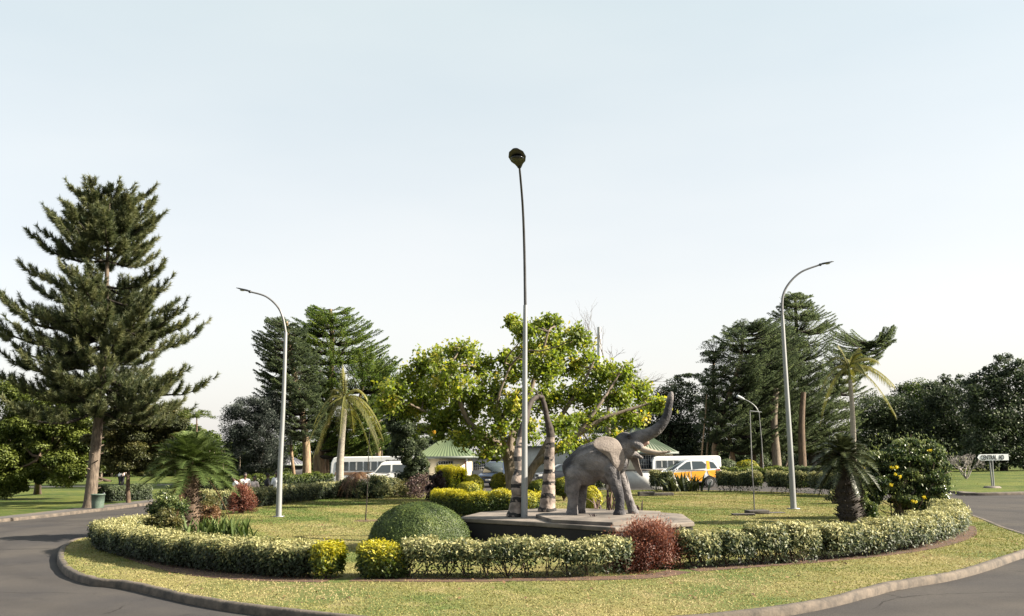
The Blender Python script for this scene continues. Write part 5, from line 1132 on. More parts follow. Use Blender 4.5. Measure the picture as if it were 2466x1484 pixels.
def road_sign():
    Y = 51.5; b = np.array([*P(2391, 1175, Y)[:2], 0.0]); s = Y / F; zt = P(2391, 1094, Y)[2]; zb = P(2391, 1109, Y)[2]; x0 = P(2353, 1100, Y)[0]; x1 = P(2428, 1100, Y)[0]; zm = (zt + zb) / 2
    root = empty('road_sign', b, 0, 'white arrow shaped direction sign on two posts reading CENTRAL at the road edge', 'sign'); bd = MB()
    o = [(x0, zm), (x0 + .09, zm + (zt - zm) * .75), (x0 + .2, zt), (x1, zt), (x1, zb), (x0 + .2, zb), (x0 + .09, zm - (zm - zb) * .75)]; n = len(o); V = [[x, Y - .03, z] for x, z in o] + [[x, Y + .0, z] for x, z in o]
    bd.add(V, [list(range(n))]); bd.add(V, [list(range(n, 2 * n))[::-1]]); bd.add(V, [[i, (i + 1) % n, n + (i + 1) % n, n + i] for i in range(n)]); bd.build('board', mat('sign_white', (1.25, 1.27, 1.3), (1.15, 1.17, 1.2), rough=.4), root)
    for k, (xx, yy) in enumerate([(2386, 0), (2396, .12)]):
        p = MB(); pb = P(2391 + k * 1, 1175, Y); xt = P(xx - 3, 1105, Y)[0]; p.tube([[pb[0] + k * .12, Y + .04 + yy, -.05], [xt, Y + .035 + yy, zt - .02]], [.045, .04], 8); p.build('post', M['galv'], root)
    f = MB(); f.tube([[b[0], Y + .08, -.02], [b[0], Y + .08, .09]], [.5, .38], 18); f.build('footing', M['concrete'], root)
    cu_ = bpy.data.curves.new('lettering', 'FONT'); cu_.body = 'CENTRAL AD'; cu_.size = .34; cu_.extrude = .004; cu_.offset = .007; cu_.space_word = 1.9; cu_.align_x = 'LEFT'; cu_.space_character = 1.0
    t = bpy.data.objects.new('lettering', cu_); COL.objects.link(t); t.location = (x0 + .16, Y - .038, zm - .118); t.rotation_euler = (math.pi / 2, 0, 0); cu_.materials.append(mat('sign_black', (.02, .02, .02), rough=.6))
    bpy.context.view_layer.update(); dg = bpy.context.evaluated_depsgraph_get(); me = bpy.data.meshes.new_from_object(t.evaluated_get(dg)); mw = t.matrix_world.copy(); me.transform(mw); 
    bpy.data.objects.remove(t); xs = [v.co.x for v in me.vertices]; w0, w1 = min(xs), max(xs); k = (P(2417, 1100, Y)[0] - P(2361, 1100, Y)[0]) / (w1 - w0)
    for v in me.vertices: v.co.x = P(2361, 1100, Y)[0] + (v.co.x - w0) * k
    link('lettering', me, None, root)
road_sign()

# ------------------------------------------------------------------ buildings
M['wall_cream'] = mat('cream_wall', (.95, .84, .62), (.80, .70, .52), scale=1.5, rough=.85)
M['wall_white'] = mat('white_wall', (.85, .85, .82), (.60, .60, .60), scale=1.2, rough=.85)
M['roof_green'] = leafmat('green_roof', [(0, (.10, .145, .07)), (1, (.25, .31, .17))], 0, .5); M['roof_rib_shade'] = leafmat('rib_shaded_roof', [(0, (.07, .10, .06)), (1, (.42, .44, .34))], 0, .5)  # dark and pale ends: rib shade and light painted in, not stripes
M['roof_grey'] = leafmat('grey_roof', [(0, (.10, .10, .12)), (1, (.40, .40, .42))], 0, .5)
M['dark'] = mat('dark_opening', (.03, .03, .035), rough=.7); M['glassd'] = glass('window_glass', (.05, .06, .07)); M['grill'] = mat('window_grill', (.55, .55, .55), rough=.5)
M['orange'] = mat('orange_panel', (.6, .16, .04), rough=.6); M['fascia'] = mat('fascia_board', (.16, .19, .17), rough=.6)
def ridged(mb, a, b_, c, d, nr, amp=.06):
    """corrugated quad a-b (eave) to d-c (top)"""
    n = nr * 2 + 1; t = np.linspace(0, 1, n)[:, None]; a, b_, c, d = map(lambda v: np.asarray(v, float), (a, b_, c, d)); nrm = np.cross(b_ - a, d - a); nrm /= np.linalg.norm(nrm)
    off = nrm * (np.arange(n) % 2)[:, None] * amp; lo = a + (b_ - a) * t + off; hi = d + (c - d) * t + off; V = np.concatenate([lo, hi]); i = np.arange(n - 1); mb.add(V, np.stack([i, i + 1, i + n + 1, i + n], 1), (i % 2) * 1.0)  # alternate rib faces coloured dark and pale, imitating light on the corrugation
def hut(name, cx, Y, wx, wy, h, rise, rz, label, wallm, roofm, ov=.5, ridge=.3, nr=16, feats=(), cat='house', z0=0.0):
    c = P(cx, 1165, Y); root = empty(name, (c[0], Y, z0), rz, label, cat)
    w = MB(); w.box([0, 0, h / 2], [wx, wy, h]); w.build('wall', wallm, root, local=True)
    r = MB(); X, Y2 = wx / 2 + ov, wy / 2 + ov; q = [[-X, -Y2, h], [X, -Y2, h], [X, Y2, h], [-X, Y2, h]]; t0, t1 = [-ridge * wx, 0, h + rise], [ridge * wx, 0, h + rise]
    ridged(r, q[0], q[1], t1, t0, nr); ridged(r, q[1], q[2], t1, t1, nr); ridged(r, q[2], q[3], t0, t1, nr); ridged(r, q[3], q[0], t0, t0, nr); r.add(np.array(q) - [0, 0, .01], [[0, 3, 2, 1]])
    r.build('roof', roofm, root, local=True); f = MB(); f.box([0, -Y2 - .02, h - .04], [2 * X, .04, .16]); f.box([X + .02, 0, h - .04], [.04, 2 * Y2, .16]); f.build('fascia', M['fascia'], root, local=True)
    for kind, x, z, ww, hh in feats:
        y = -wy / 2; wn = MB()
        if kind == 'window':
            wn.box([x, y - .02, z], [ww, .04, hh]); o = wn.build('window', M['glassd'], root, local=True); gr = MB(); k = max(2, int(ww / .16))
            for i in range(k + 1): gr.box([x - ww / 2 + ww * i / k, y - .06, z], [.035, .02, hh])
            for i in range(4): gr.box([x, y - .072, z - hh / 2 + hh * i / 3], [ww, .02, .03])
            gr.build('grille', M['grill'], o, local=True)
        elif kind == 'door': wn.box([x, y - .02, z], [ww, .04, hh]); wn.build('door', M['dark'], root, local=True)
        elif kind == 'panel': wn.box([x, y - .03, z], [ww, .04, hh]); wn.build('notice_panel', M['orange'], root, local=True)
        elif kind == 'post': wn.box([x, y - ov * .8, z], [ww, ww, hh]); wn.build('post', M['wall_white'], root, local=True)
        elif kind == 'base': wn.box([x, y - .03, z], [ww, .06, hh]); wn.build('base_course', M['wall_white'], root, local=True)
    return root
hut('guard_house', 1078, 63, 3.1, 2.6, 2.08, 1.1, -.06, 'cream guard house with green corrugated hipped roof left of the central tree', M['wall_cream'], M['roof_green'], ov=.38, ridge=.16, nr=17,
    feats=[('window', .05, 1.45, 1.0, .7), ('window', -.42, .95, .3, 1.5), ('panel', 1.42, 1.55, .16, .5), ('post', 1.5, 1.0, .12, 2.0), ('post', -1.5, 1.0, .12, 2.0)])
hut('office_house', 1168, 82, 3.4, 4, 2.05, 1.0, .1, 'low house with grey ribbed roof beyond the guard house', M['wall_white'], M['roof_grey'], ov=.4, ridge=.2, nr=14, feats=[('window', -.6, 1.2, 1.0, .7), ('door', .8, .9, .8, 1.8)])
hut('gate_house', 1560, 72, 2.9, 4.2, 2.15, 1.15, .12, 'cream house with ribbed green roof behind the elephant head', M['wall_cream'], M['roof_rib_shade'] if 'roof_rib_shade' in M else M['roof_green'], ov=.35, ridge=.12, nr=12, feats=[('window', -.75, 1.45, .9, 1.0), ('window', -.1, 1.2, .3, 1.5)])
hut('store_house', 1538, 80, 3.0, 4.2, 2.4, 1.85, .12, 'taller roofed house just behind the elephant shoulder', M['wall_cream'], M['roof_rib_shade'], ov=.4, ridge=.1, nr=11, feats=[('window', 0, 1.3, 1.2, .8)])
hut('round_hut', 700, 98, 1.9, 1.9, 1.35, .85, .5, 'small far hut with pale pyramid roof near the leaning trunks', M['dark'], M['roof_grey'], ov=.4, ridge=.02, nr=8, cat='hut')
hut('long_building', 1405, 96, 13, 5, 2.9, 1.2, .0, 'long low building with grey roof half hidden behind the trees', M['wall_white'], M['roof_grey'], ov=.5, ridge=.4, nr=50, feats=[('window', -4, 1.6, 1.2, 1), ('window', -1, 1.6, 1.2, 1), ('door', 1, 1.1, 1, 2.1), ('window', 3, 1.6, 1.2, 1)])
def low_wall(a, b_, h, label, m='wall_white', z0=0.0, t=.2, name='low_wall'):
    a = np.array([*a, 0.]); b_ = np.array([*b_, 0.]); d = b_ - a; L = np.linalg.norm(d); ang = math.atan2(d[1], d[0]); root = empty(name, ((a + b_) / 2)[:2].tolist() + [z0], ang, label, 'wall')
    w = MB(); w.box([0, 0, h / 2], [L, t, h]); w.build('wall', M[m], root, local=True); c = MB(); c.box([0, 0, h + .03], [L + .06, t + .08, .06]); c.build('coping', M['concrete'], root, local=True)
low_wall(tuple(P(1505, 1150, 57)[:2]), tuple(P(1596, 1150, 57)[:2]), 1.1, 'low whitewashed wall between the elephant legs and the taxi')
low_wall(tuple(P(925, 1170, 55.5)[:2]), tuple(P(1100, 1170, 55.5)[:2]), .62, 'low grey brown wall below the guard house', m='kerb')
M['palet'] = mat('pale_tower_ring', (.50, .51, .54), rough=.8)
def far_mast():
    Y = 170; b = np.array([*P(1443, 1100, Y)[:2], 0.0]); root = empty('far_tower', b, 0, 'faint pale column tower far beyond the central tree', 'tower'); m = MB(); m.tube([b, P(1443, 860, Y), P(1443, 788, Y)], [.45, .40, .36], 12); m.build('shaft', mat('pale_tower', (.62, .63, .66), (.55, .56, .6), rough=.8), root)
far_mast()
# pale electric posts in the background
for x, yt, Y, lb in [(803, 1090 - 80, 80, 'thin pale pole rising left of the bus and the palm'), (1395, 1062, 78, 'thin white flag pole behind the elephant back'), (1401, 1055, 80, 'second thin white flag pole behind the elephant back, taller')]:
    b = np.array([*P(x, 1150, Y)[:2], 0.0]); rt = empty('pole', b, 0, lb, 'pole'); m = MB(); m.tube([b, P(x, yt, Y)], [.06, .04], 6); m.build('shaft', M['galv'], rt); m = MB(); ellip(m, P(x, yt, Y), [.07, .07, .07]); m.build('finial', M['lens'], rt)

# ------------------------------------------------------------------ vehicles
M['rubber'] = mat('tyre_rubber', (.02, .02, .02), rough=.8); M['rim'] = mat('wheel_rim', (.45, .46, .48), (.3, .3, .3), rough=.35, metal=.6)
M['glassc'] = glass('car_glass', (.045, .06, .065)); M['trimdark'] = mat('dark_trim', (.03, .03, .03), rough=.5); M['tail'] = mat('tail_light', (.5, .03, .02), rough=.25); M['headl'] = mat('head_light', (.7, .7, .68), rough=.1)
def paint(name, c, c2=None): 
    m = mat(name, c, c2 or tuple(v * .93 for v in c), scale=.8, rough=.3); m.node_tree.nodes['Principled BSDF'].inputs['Coat Weight'].default_value = .4; return m
M['white_paint'] = paint('white_paint', (1.2, 1.2, 1.18)); M['yellow_paint'] = paint('yellow_paint', (1.15, .50, .03)); M['silver_paint'] = paint('silver_paint', (.80, .82, .85)); M['blue_paint'] = paint('blue_paint', (.03, .05, .10)); M['dark_paint'] = paint('dark_paint', (.03, .035, .045)); M['stripe'] = paint('brown_stripe', (.45, .28, .18))
def prism(name, prof, W, m, parent, belt=None, tum=0.0, bev=.03, y0=None):
    """side profile (x,z) extruded across the width, leaning in above the belt"""
    bm = bmesh.new(); f = lambda z: W / 2 - (max(0, z - belt) * tum if belt is not None else 0)
    A = [bm.verts.new((x, -f(z), z)) for x, z in prof]; B = [bm.verts.new((x, f(z), z)) for x, z in prof]; n = len(prof)
    bm.faces.new(A); bm.faces.new(B[::-1])
    for i in range(n): bm.faces.new([A[(i + 1) % n], A[i], B[i], B[(i + 1) % n]])
    bmesh.ops.recalc_face_normals(bm, faces=bm.faces[:]); me = bpy.data.meshes.new(name); bm.to_mesh(me); bm.free(); o = link_local(name, me, m, parent)
    if bev: b_ = o.modifiers.new('b', 'BEVEL'); b_.width = bev; b_.segments = 3; b_.limit_method = 'ANGLE'
    return o
def arch(x, r, z, n=9): return [(x + r * math.cos(a), z + r * math.sin(a)) for a in np.linspace(0, math.pi, n)]
def side_panel(name, poly, W, m, parent, belt, tum, sides=(-1, 1), off=.012, th=.012):
    for sg in sides:
        f = lambda z: W / 2 - max(0, z - belt) * tum; bm = bmesh.new(); A = [bm.verts.new((x, sg * (f(z) - .005), z)) for x, z in poly]; B = [bm.verts.new((x, sg * (f(z) + off), z)) for x, z in poly]; n = len(poly)
        bm.faces.new(A); bm.faces.new(B[::-1])
        for i in range(n): bm.faces.new([A[(i + 1) % n], A[i], B[i], B[(i + 1) % n]])
        bmesh.ops.recalc_face_normals(bm, faces=bm.faces[:]); me = bpy.data.meshes.new(name); bm.to_mesh(me); bm.free(); link_local(name, me, m, parent)
def end_panel(name, p0, p1, w0, w1, m, parent, off=.012):
    """glass on a sloping front or rear: p0 low (x,z), p1 high"""
    d = np.array([p1[0] - p0[0], p1[1] - p0[1]]); nrm = np.array([d[1], -d[0]]) / np.linalg.norm(d) * off
    if abs(nrm[0]) and np.sign(nrm[0]) != np.sign(p0[0]): nrm = -nrm
    mb = MB(); V = []
    for s in (-.3, 1): V += [[p0[0] + nrm[0] * s, -w0 / 2, p0[1] + nrm[1] * s], [p0[0] + nrm[0] * s, w0 / 2, p0[1] + nrm[1] * s], [p1[0] + nrm[0] * s, w1 / 2, p1[1] + nrm[1] * s], [p1[0] + nrm[0] * s, -w1 / 2, p1[1] + nrm[1] * s]]
    mb.add(V, [[0, 1, 2, 3], [7, 6, 5, 4], [0, 4, 5, 1], [1, 5, 6, 2], [2, 6, 7, 3], [3, 7, 4, 0]]); mb.build(name, m, parent, local=True)
def wheels(parent, xs, W, r):
    for x in xs:
        for sg in (-1, 1):
            y = sg * (W / 2 - .10); w = MB(); w.tube([[x, y - .1, r], [x, y - .085, r], [x, y + .085, r], [x, y + .1, r]], [r * .93, r, r, r * .93], 24); o = w.build('wheel', M['rubber'], parent, local=True)
            q = MB(); yo = y + sg * .102; q.tube([[x, yo, r], [x, yo + sg * .012, r]], [r * .64, r * .6], 20)
            q.tube([[x, yo + sg * .012, r], [x, yo + sg * .03, r]], [r * .2, r * .15], 12); q.build('rim', M['rim'], o, local=True)
            for k in range(5):
                pass
def vehicle(name, Y, x, rz, label, cat, scale=1.0, z=.004):
    c = P(x, 1150, Y); o = empty(name, (c[0], Y, z), rz, label, cat); o.scale = (scale,) * 3; return o
# taxi: nose towards -x (left)
def taxi():
    v = vehicle('taxi', 58, 1652, .10, 'yellow and silver taxi hatchback parked behind the rear lawn', 'car', 1.10); W_ = 1.62
    low = [(-1.95, .28)] + [(p[0], p[1]) for p in arch(-1.28, .34, .3)][::-1] + [(p[0], p[1]) for p in arch(1.12, .34, .3)][::-1] + [(1.80, .28), (1.86, .45), (1.84, .95), (1.72, 1.02), (-.95, .98), (-1.75, .82), (-1.97, .62)]
    prism('body', low, W_, M['silver_paint'], v, .75, .10, .04)
    top = [(-1.0, .95), (-.22, 1.48), (.1, 1.56), (1.2, 1.55), (1.55, 1.45), (1.78, .98)]
    prism('roof', top, W_ - .06, M['silver_paint'], v, .95, .26, .05)
    side_panel('door', [(-.92, .40), (-.92, .86), (.04, .90), (.04, .36)], W_, M['yellow_paint'], v, .75, .10); side_panel('door', [(.10, .36), (.10, .90), (.95, .93), (.72, .55), (.68, .36)], W_, M['yellow_paint'], v, .75, .10)
    side_panel('rear_quarter', [(1.5, .52), (1.08, .70), (1.02, .94), (1.70, .98), (1.83, .80), (1.83, .52)], W_, M['yellow_paint'], v, .75, .10)
    side_panel('window', [(-.74, 1.02), (-.12, 1.42), (.10, 1.45), (.10, 1.02)], W_ - .06, M['glassc'], v, .95, .26); side_panel('window', [(.2, 1.02), (.2, 1.46), (.78, 1.45), (.98, 1.28), (.93, 1.06)], W_ - .06, M['glassc'], v, .95, .26)
    side_panel('window', [(1.22, 1.06), (1.2, 1.44), (1.42, 1.38), (1.62, 1.06)], W_ - .06, M['glassc'], v, .95, .26); side_panel('pillar', [(1.0, 1.0), (1.02, 1.48), (1.17, 1.48), (1.18, 1.0)], W_ - .06, M['yellow_paint'], v, .95, .26)
    end_panel('windscreen', (-.96, 1.0), (-.26, 1.45), 1.4, 1.15, M['glassc'], v); end_panel('rear_window', (1.78, 1.02), (1.6, 1.40), 1.3, 1.1, M['glassc'], v)
    wheels(v, (-1.28, 1.12), W_, .29)
    side_panel('tail_light', [(1.52, .84), (1.50, 1.0), (1.74, 1.02), (1.80, .86)], W_, M['tail'], v, .75, .10, off=.02); side_panel('headlight', [(-1.9, .62), (-1.7, .78), (-1.5, .80), (-1.7, .64)], W_, M['headl'], v, .75, .10, off=.02)
    b_ = MB(); b_.box([1.88, 0, .46], [.12, 1.55, .2]); b_.build('bumper', M['yellow_paint'], v, local=True); b_ = MB(); b_.box([-1.97, 0, .42], [.1, 1.5, .2]); b_.build('bumper', M['silver_paint'], v, local=True)
    m_ = MB(); ellip(m_, [-.75, -.86, 1.04], [.06, .08, .06]); m_.build('mirror', M['silver_paint'], v, local=True)
    s_ = MB()
    for z in (.98,): s_.box([0.1, -.81, z], [1.6, .02, .02])
    s_.build('handle', M['trimdark'], v, local=True)
taxi()
def minibus(Y, x, rz, label, L=6.4, stripe=True, sc=1.0, curtain=True):
    v = vehicle('minibus', Y, x, rz, label, 'bus', sc); v['group'] = 'white minibuses'; W_ = 1.9; h = 2.16; X = L / 2
    pr = [(-X, .32)] + [(a, b2) for a, b2 in arch(-X + 1.25, .36, .34)][::-1] + [(a, b2) for a, b2 in arch(X - 1.45, .36, .34)][::-1] + [(X, .32), (X, 1.95), (X - .12, h - .04), (X - .3, h), (-X + .4, h), (-X + .15, h - .08), (-X, 1.75), (-X - .05, .8)]
    prism('body', pr, W_, M['white_paint'], v, 1.1, .05, .06); x0 = -X + .35; k = int((L - .5) / 1.02)
    for i in range(k):
        a = x0 + i * 1.02; side_panel('window', [(a, 1.18), (a, 1.80), (a + .92, 1.80), (a + .92, 1.18)], W_, M['glassc'], v, 1.1, .05, off=.012)
        side_panel('curtain', [(a + .42, 1.22), (a + .42, 1.76), (a + .52, 1.76), (a + .52, 1.22)], W_, M['headl'], v, 1.1, .05, off=.02) if curtain else None
    if stripe: side_panel('stripe', [(-X + .3, .86), (-X + .3, 1.08), (X - .8, 1.04), (X - .8, .90)], W_, M['stripe'], v, 1.1, .05, off=.008)
    end_panel('windscreen', (-X - .03, 1.05), (-X, 1.72), 1.6, 1.5, M['glassc'], v, .03); end_panel('rear_window', (X, 1.25), (X, 1.78), 1.4, 1.35, M['glassc'], v, .03)
    wheels(v, (-X + 1.25, X - 1.45), W_, .31); b_ = MB(); b_.box([-X - .06, 0, .42], [.12, W_ - .05, .2]); b_.build('bumper', M['white_paint'], v, local=True); b_ = MB(); b_.box([X + .04, 0, .42], [.12, W_ - .05, .2]); b_.build('bumper', M['trimdark'], v, local=True)
    side_panel('headlight', [(-X - .01, .62), (-X - .01, .78), (-X + .15, .78), (-X + .15, .62)], W_, M['headl'], v, 1.1, .05, off=.01); side_panel('tail_light', [(X - .12, .9), (X - .12, 1.1), (X - .02, 1.1), (X - .02, .9)], W_, M['tail'], v, 1.1, .05, off=.01)
minibus(67, 908, -.05, 'white minibus with curtained windows behind the left palm', L=6.3)
minibus(70, 1650, .03, 'white minibus with long pale roof behind the yellow taxi', L=6.0, stripe=False, sc=.86)
def van():
    v = vehicle('van', 61, 948, .04, 'white high roofed van with roof rack parked in front of the minibus', 'van'); W_ = 1.75
    pr = [(-1.95, .35)] + arch(-1.3, .37, .36)[::-1] + arch(1.35, .37, .36)[::-1] + [(2.05, .35), (2.1, .8), (2.08, 1.6), (1.95, 1.82), (-.55, 1.82), (-.75, 1.74), (-1.2, 1.15), (-1.9, .98), (-2.0, .7)]
    prism('body', pr, W_, M['white_paint'], v, 1.05, .12, .05)
    side_panel('window', [(-1.12, 1.13), (-.70, 1.60), (-.12, 1.62), (-.12, 1.13)], W_, M['glassc'], v, 1.05, .12); side_panel('window', [(.02, 1.15), (.02, 1.62), (1.0, 1.62), (1.0, 1.15)], W_, M['glassc'], v, 1.05, .12); side_panel('window', [(1.12, 1.15), (1.12, 1.62), (1.85, 1.60), (1.85, 1.15)], W_, M['glassc'], v, 1.05, .12)
    end_panel('windscreen', (-1.19, 1.17), (-.78, 1.70), 1.5, 1.3, M['glassc'], v, .02); wheels(v, (-1.3, 1.35), W_, .33)
    side_panel('door_handle', [(-.35, .98), (-.35, 1.02), (-.18, 1.02), (-.18, .98)], W_, M['trimdark'], v, 1.05, .12, off=.03)
    r = MB()
    for y in (-.6, .6): r.box([.6, y, 1.90], [2.2, .04, .04])
    for k in range(6): r.box([-.4 + k * .4, 0, 1.935], [.04, 1.24, .03])
    for y in (-.6, .6):
        for x in (-.4, .6, 1.6): r.box([x, y, 1.85], [.04, .04, .08])
    r.build('roof_rack', M['trimdark'], v, local=True); b_ = MB(); b_.box([-2.02, 0, .48], [.12, 1.7, .22]); b_.build('bumper', M['trimdark'], v, local=True)
    side_panel('headlight', [(-1.96, .74), (-1.9, .94), (-1.7, .96), (-1.72, .76)], W_, M['headl'], v, 1.05, .12, off=.012)
van()
def dark_car(Y, x, rz, label, m, name='parked_car', h=1.5, L=4.2):
    v = vehicle(name, Y, x, rz, label, 'car'); W_ = 1.7; X = L / 2
    pr = [(-X, .3)] + arch(-X + .8, .34, .3)[::-1] + arch(X - .8, .34, .3)[::-1] + [(X, .3), (X + .03, .6), (X - .03, .92), (-X + 1.0, .95), (-X + .1, .82), (-X - .03, .6)]
    prism('body', pr, W_, m, v, .7, .1, .05); tp = [(-X + .95, .92), (-X + 1.65, h - .03), (-X + 2.0, h), (X - .7, h - .02), (X - .1, .92)]
    prism('roof', tp, W_ - .06, m, v, .92, .3, .05); side_panel('window', [(-X + 1.2, .98), (-X + 1.75, h - .12), (X - .8, h - .12), (X - .35, .98)], W_ - .06, M['glassc'], v, .92, .3)
    end_panel('windscreen', (-X + .98, .97), (-X + 1.6, h - .08), 1.4, 1.15, M['glassc'], v, .02); end_panel('rear_window', (X - .12, .97), (X - .62, h - .08), 1.35, 1.1, M['glassc'], v, .02)
    wheels(v, (-X + .8, X - .8), W_, .31); side_panel('headlight', [(-X, .62), (-X + .02, .76), (-X + .3, .80), (-X + .25, .64)], W_, M['headl'], v, .7, .1, off=.015)
    g_ = MB(); g_.box([-X - .035, 0, .5], [.04, .5, .12]); g_.build('number_plate', M['headl'], v, local=True); g_ = MB(); g_.box([-X - .03, 0, .7], [.04, 1.0, .1]); g_.build('grille', M['trimdark'], v, local=True)
dark_car(64, 1196, 1.35, 'dark blue car facing the viewer beside the guard house', M['blue_paint'], h=1.7, L=4.3)
dark_car(66, 1362, .15, 'dark car parked low behind the elephant rump', M['dark_paint'], h=1.45)

# ------------------------------------------------------------------ hedges beyond the road
BG = 'dark green hedges beyond the road'
hedge([tuple(P(240, 1200, 50)[:2]), tuple(P(300, 1200, 51)[:2]), tuple(P(360, 1200, 52)[:2])], .9, .75, LV['dark'], 'low dark hedge right of the green bin', n=9000, leggy=.0, L=.13, z0=0, group=BG, base=.6, lvtop=.4, stems=2)
hedge([tuple(P(470, 1185, 58)[:2]), tuple(P(560, 1180, 60)[:2]), tuple(P(680, 1172, 62)[:2]), tuple(P(800, 1165, 64)[:2])], 1.0, 1.0, LV['broad'], 'clipped green hedge behind the walking people', n=15000, leggy=.0, L=.15, z0=0, group=BG, base=.4, lvtop=.5, stems=2)
hedge([tuple(P(500, 1160, 72)[:2]), tuple(P(620, 1158, 74)[:2]), tuple(P(700, 1155, 76)[:2])], 1.4, 1.1, LV['broad'], 'second clipped hedge row further beyond the walking people', n=12000, leggy=.0, L=.17, z0=0, group=BG, base=.35, lvtop=.4, stems=1)
hedge([tuple(P(1735, 1160, 66)[:2]), tuple(P(1830, 1160, 66)[:2]), tuple(P(1900, 1160, 66)[:2])], .9, .95, LV['broad'], 'long low green hedge across the road right of the taxi', n=12000, leggy=.0, L=.15, z0=0, group=BG, base=.45, lvtop=.6, stems=1)
hedge([tuple(P(1920, 1160, 64)[:2]), tuple(P(2000, 1160, 62)[:2]), tuple(P(2070, 1160, 60)[:2])], .9, 1.0, LV['dark'], 'darker low hedge across the road behind the right lamp post', n=9000, leggy=.0, L=.15, z0=0, group=BG, base=.6, lvtop=.5, stems=1)
ball(1800, 1128, 72, .9, LV['yel'], 'golden bush across the road left of the thin pole', n=4000, squash=.7, z0=0, base=.45, L=.16, group=GB); ball(1750, 1128, 74, .9, LV['dark'], 'dark clipped bush across the road above the taxi tail', n=3500, squash=.8, z0=0, base=.6, L=.16)

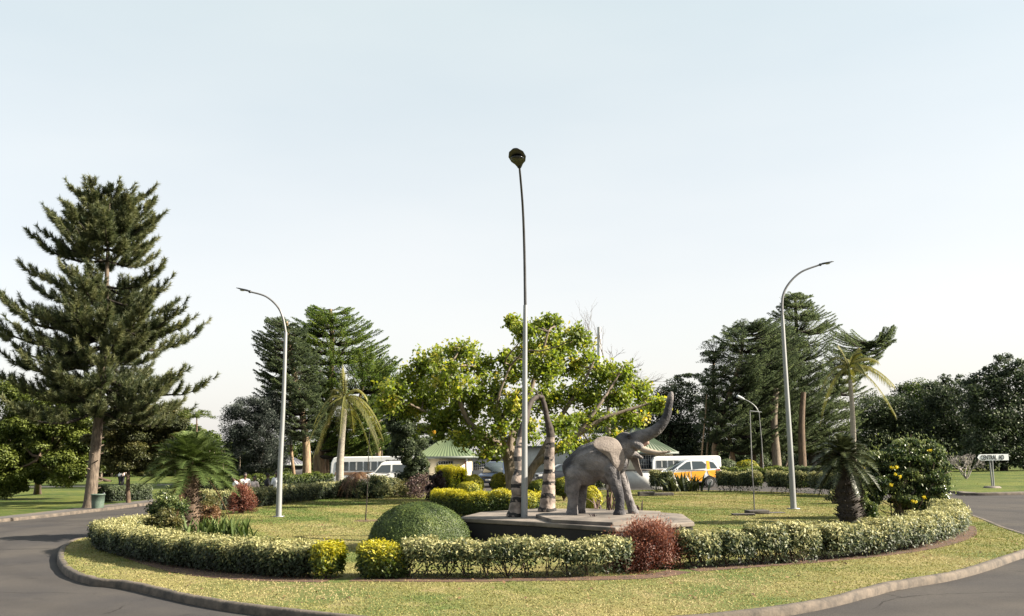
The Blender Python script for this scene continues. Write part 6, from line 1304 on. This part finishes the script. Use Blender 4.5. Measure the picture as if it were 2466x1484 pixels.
# ------------------------------------------------------------------ people
M['skin'] = mat('skin', (.10, .055, .035), rough=.55); M['shirt_w'] = mat('white_shirt', (1.1, 1.1, 1.13), rough=.8); M['shirt_b'] = mat('dark_shirt', (.02, .022, .03), rough=.8); M['trouser'] = mat('dark_trousers', (.03, .03, .04), rough=.85); M['shirt_p'] = mat('pale_pink_shirt', (.95, .78, .72), rough=.8); M['hair'] = mat('black_hair', (.01, .01, .01), rough=.9); M['strap'] = mat('bag_strap', (.02, .02, .02), rough=.7)
def person(x, Y, rz, label, shirt, h=1.62, bend=0.0, stride=.18, grp=None, bag=False, z=.004):
    c = P(x, 1200, Y); root = empty('person', (c[0], Y, z), rz, label, 'person', grp); s = h / 1.75
    V3 = lambda a, b_, c2: np.array([a, b_, c2]) * s
    lean = lambda p: np.array([p[0] + bend * max(0, p[2] - .95 * s) , p[1], p[2] - bend * .3 * max(0, p[2] - .95 * s)])
    b = MB()
    def T(pts, rad, k=10): ctube(b, [lean(p) for p in pts], [r * s for r in rad], n=3, k=k)
    T([V3(0, 0, .92), V3(0, 0, 1.1), V3(0, 0, 1.3), V3(0, 0, 1.42)], [.145, .125, .155, .10]); T([V3(0, -.15, 1.38), V3(0, .15, 1.38)], [.07, .07]); T([V3(0, 0, 1.42), V3(.01, 0, 1.56)], [.06, .055])
    b2 = lean(V3(.02, 0, 1.64)); ellip(b, b2, np.array([.095, .078, .12]) * s); ellip(b, b2 + np.array([.10, 0, -.01]) * s, np.array([.018, .014, .02]) * s)
    for sg in (-1, 1):
        st = stride * sg; T([V3(0, .09 * sg, .92), V3(st * .5, .09 * sg, .5), V3(st, .09 * sg, .09)], [.095, .065, .04]); T([V3(st - .03, .09 * sg, .04), V3(st + .15, .09 * sg, .03)], [.04, .03])
        hand = V3(-st * .9 + .06, .24 * sg, .80); T([V3(0, .19 * sg, 1.38), V3(-st * .4 - .02, .23 * sg, 1.10), hand], [.055, .042, .028])
        ellip(b, lean(hand + V3(.01, 0, -.06)), np.array([.022, .012, .045]) * s); ellip(b, lean(hand + V3(.03, 0, -.05)), np.array([.01, .01, .03]) * s)
        for f in range(4): T([hand + V3(-.02 + f * .014, 0, -.09), hand + V3(-.018 + f * .014, -.005 * sg, -.135 - .006 * (f in (1, 2)))], [.008, .006], 5)
        ellip(b, b2 + np.array([.0, .08 * sg, 0]) * s, np.array([.02, .012, .03]) * s)
    remeshed('body', b, M['skin'], root, .012, 2)
    def cloth(nm, parts, m):
        q = MB()
        for pts, rad in parts: ctube(q, [lean(p) for p in pts], [r * s for r in rad], n=3, k=12)
        return remeshed(nm, q, m, root, .016, 2)
    cloth('shirt', [([V3(0, 0, .90), V3(0, 0, 1.1), V3(0, 0, 1.3), V3(0, 0, 1.42)], [.165, .15, .175, .10]), ([V3(0, -.16, 1.38), V3(0, .16, 1.38)], [.085, .085])] + [([V3(0, .19 * sg, 1.38), V3(-stride * sg * .4, .225 * sg, 1.14)], [.075, .062]) for sg in (-1, 1)], shirt)
    cloth('trousers', [([V3(0, 0, .95), V3(0, 0, .86)], [.155, .15])] + [([V3(0, .09 * sg, .88), V3(stride * sg * .5, .09 * sg, .5), V3(stride * sg * .97, .09 * sg, .12)], [.11, .082, .065]) for sg in (-1, 1)], M['trouser'])
    hr = MB(); ellip(hr, b2 + np.array([-.02, 0, .03]) * s, np.array([.10, .088, .11]) * s); hr.build('hair', M['hair'], root, smooth=True, local=True)
    for sg in (-1, 1): e = MB(); ellip(e, b2 + np.array([.088, .03 * sg, .015]) * s, np.array([.01, .012, .008]) * s); e.build('eye', M['lens'], root, local=True)
    if bag: q = MB(); q.tube([lean(V3(.17, -.12, 1.40)), lean(V3(.19, 0, 1.2)), lean(V3(.17, .14, .98))], [.014] * 3, 6); q.build('bag_strap', M['strap'], root, local=True)
    return root
PG = 'people walking behind the rear hedge'
person(573, 39.5, -2.6, 'person in white shirt bending forward, first behind the rear hedge', M['shirt_w'], 1.55, bend=.35, grp=PG)
person(589, 40.4, -1.2, 'person in white shirt with dark shoulder strap beside the bending one', M['shirt_w'], 1.58, grp=PG, bag=True)
person(612, 41.5, -2.0, 'shorter person in pale pink shirt among the walkers', M['shirt_p'], 1.42, grp=PG)
person(643, 42.0, .4, 'person in all black clothes hard to see near the lamp post', M['shirt_b'], 1.52, grp=PG)
person(665, 42.5, -1.9, 'person in white sleeveless top walking right beside the left lamp post', M['shirt_w'], 1.58, grp=PG)
person(286, 76, -1.8, 'distant person in white shirt on the far path, seen under the small tree', M['shirt_w'], 1.7, grp='people on the far path', z=.008)
person(293, 77, -1.4, 'distant person in pale shirt walking beside the white shirted one on the far path', M['shirt_p'], 1.65, grp='people on the far path', z=.008)
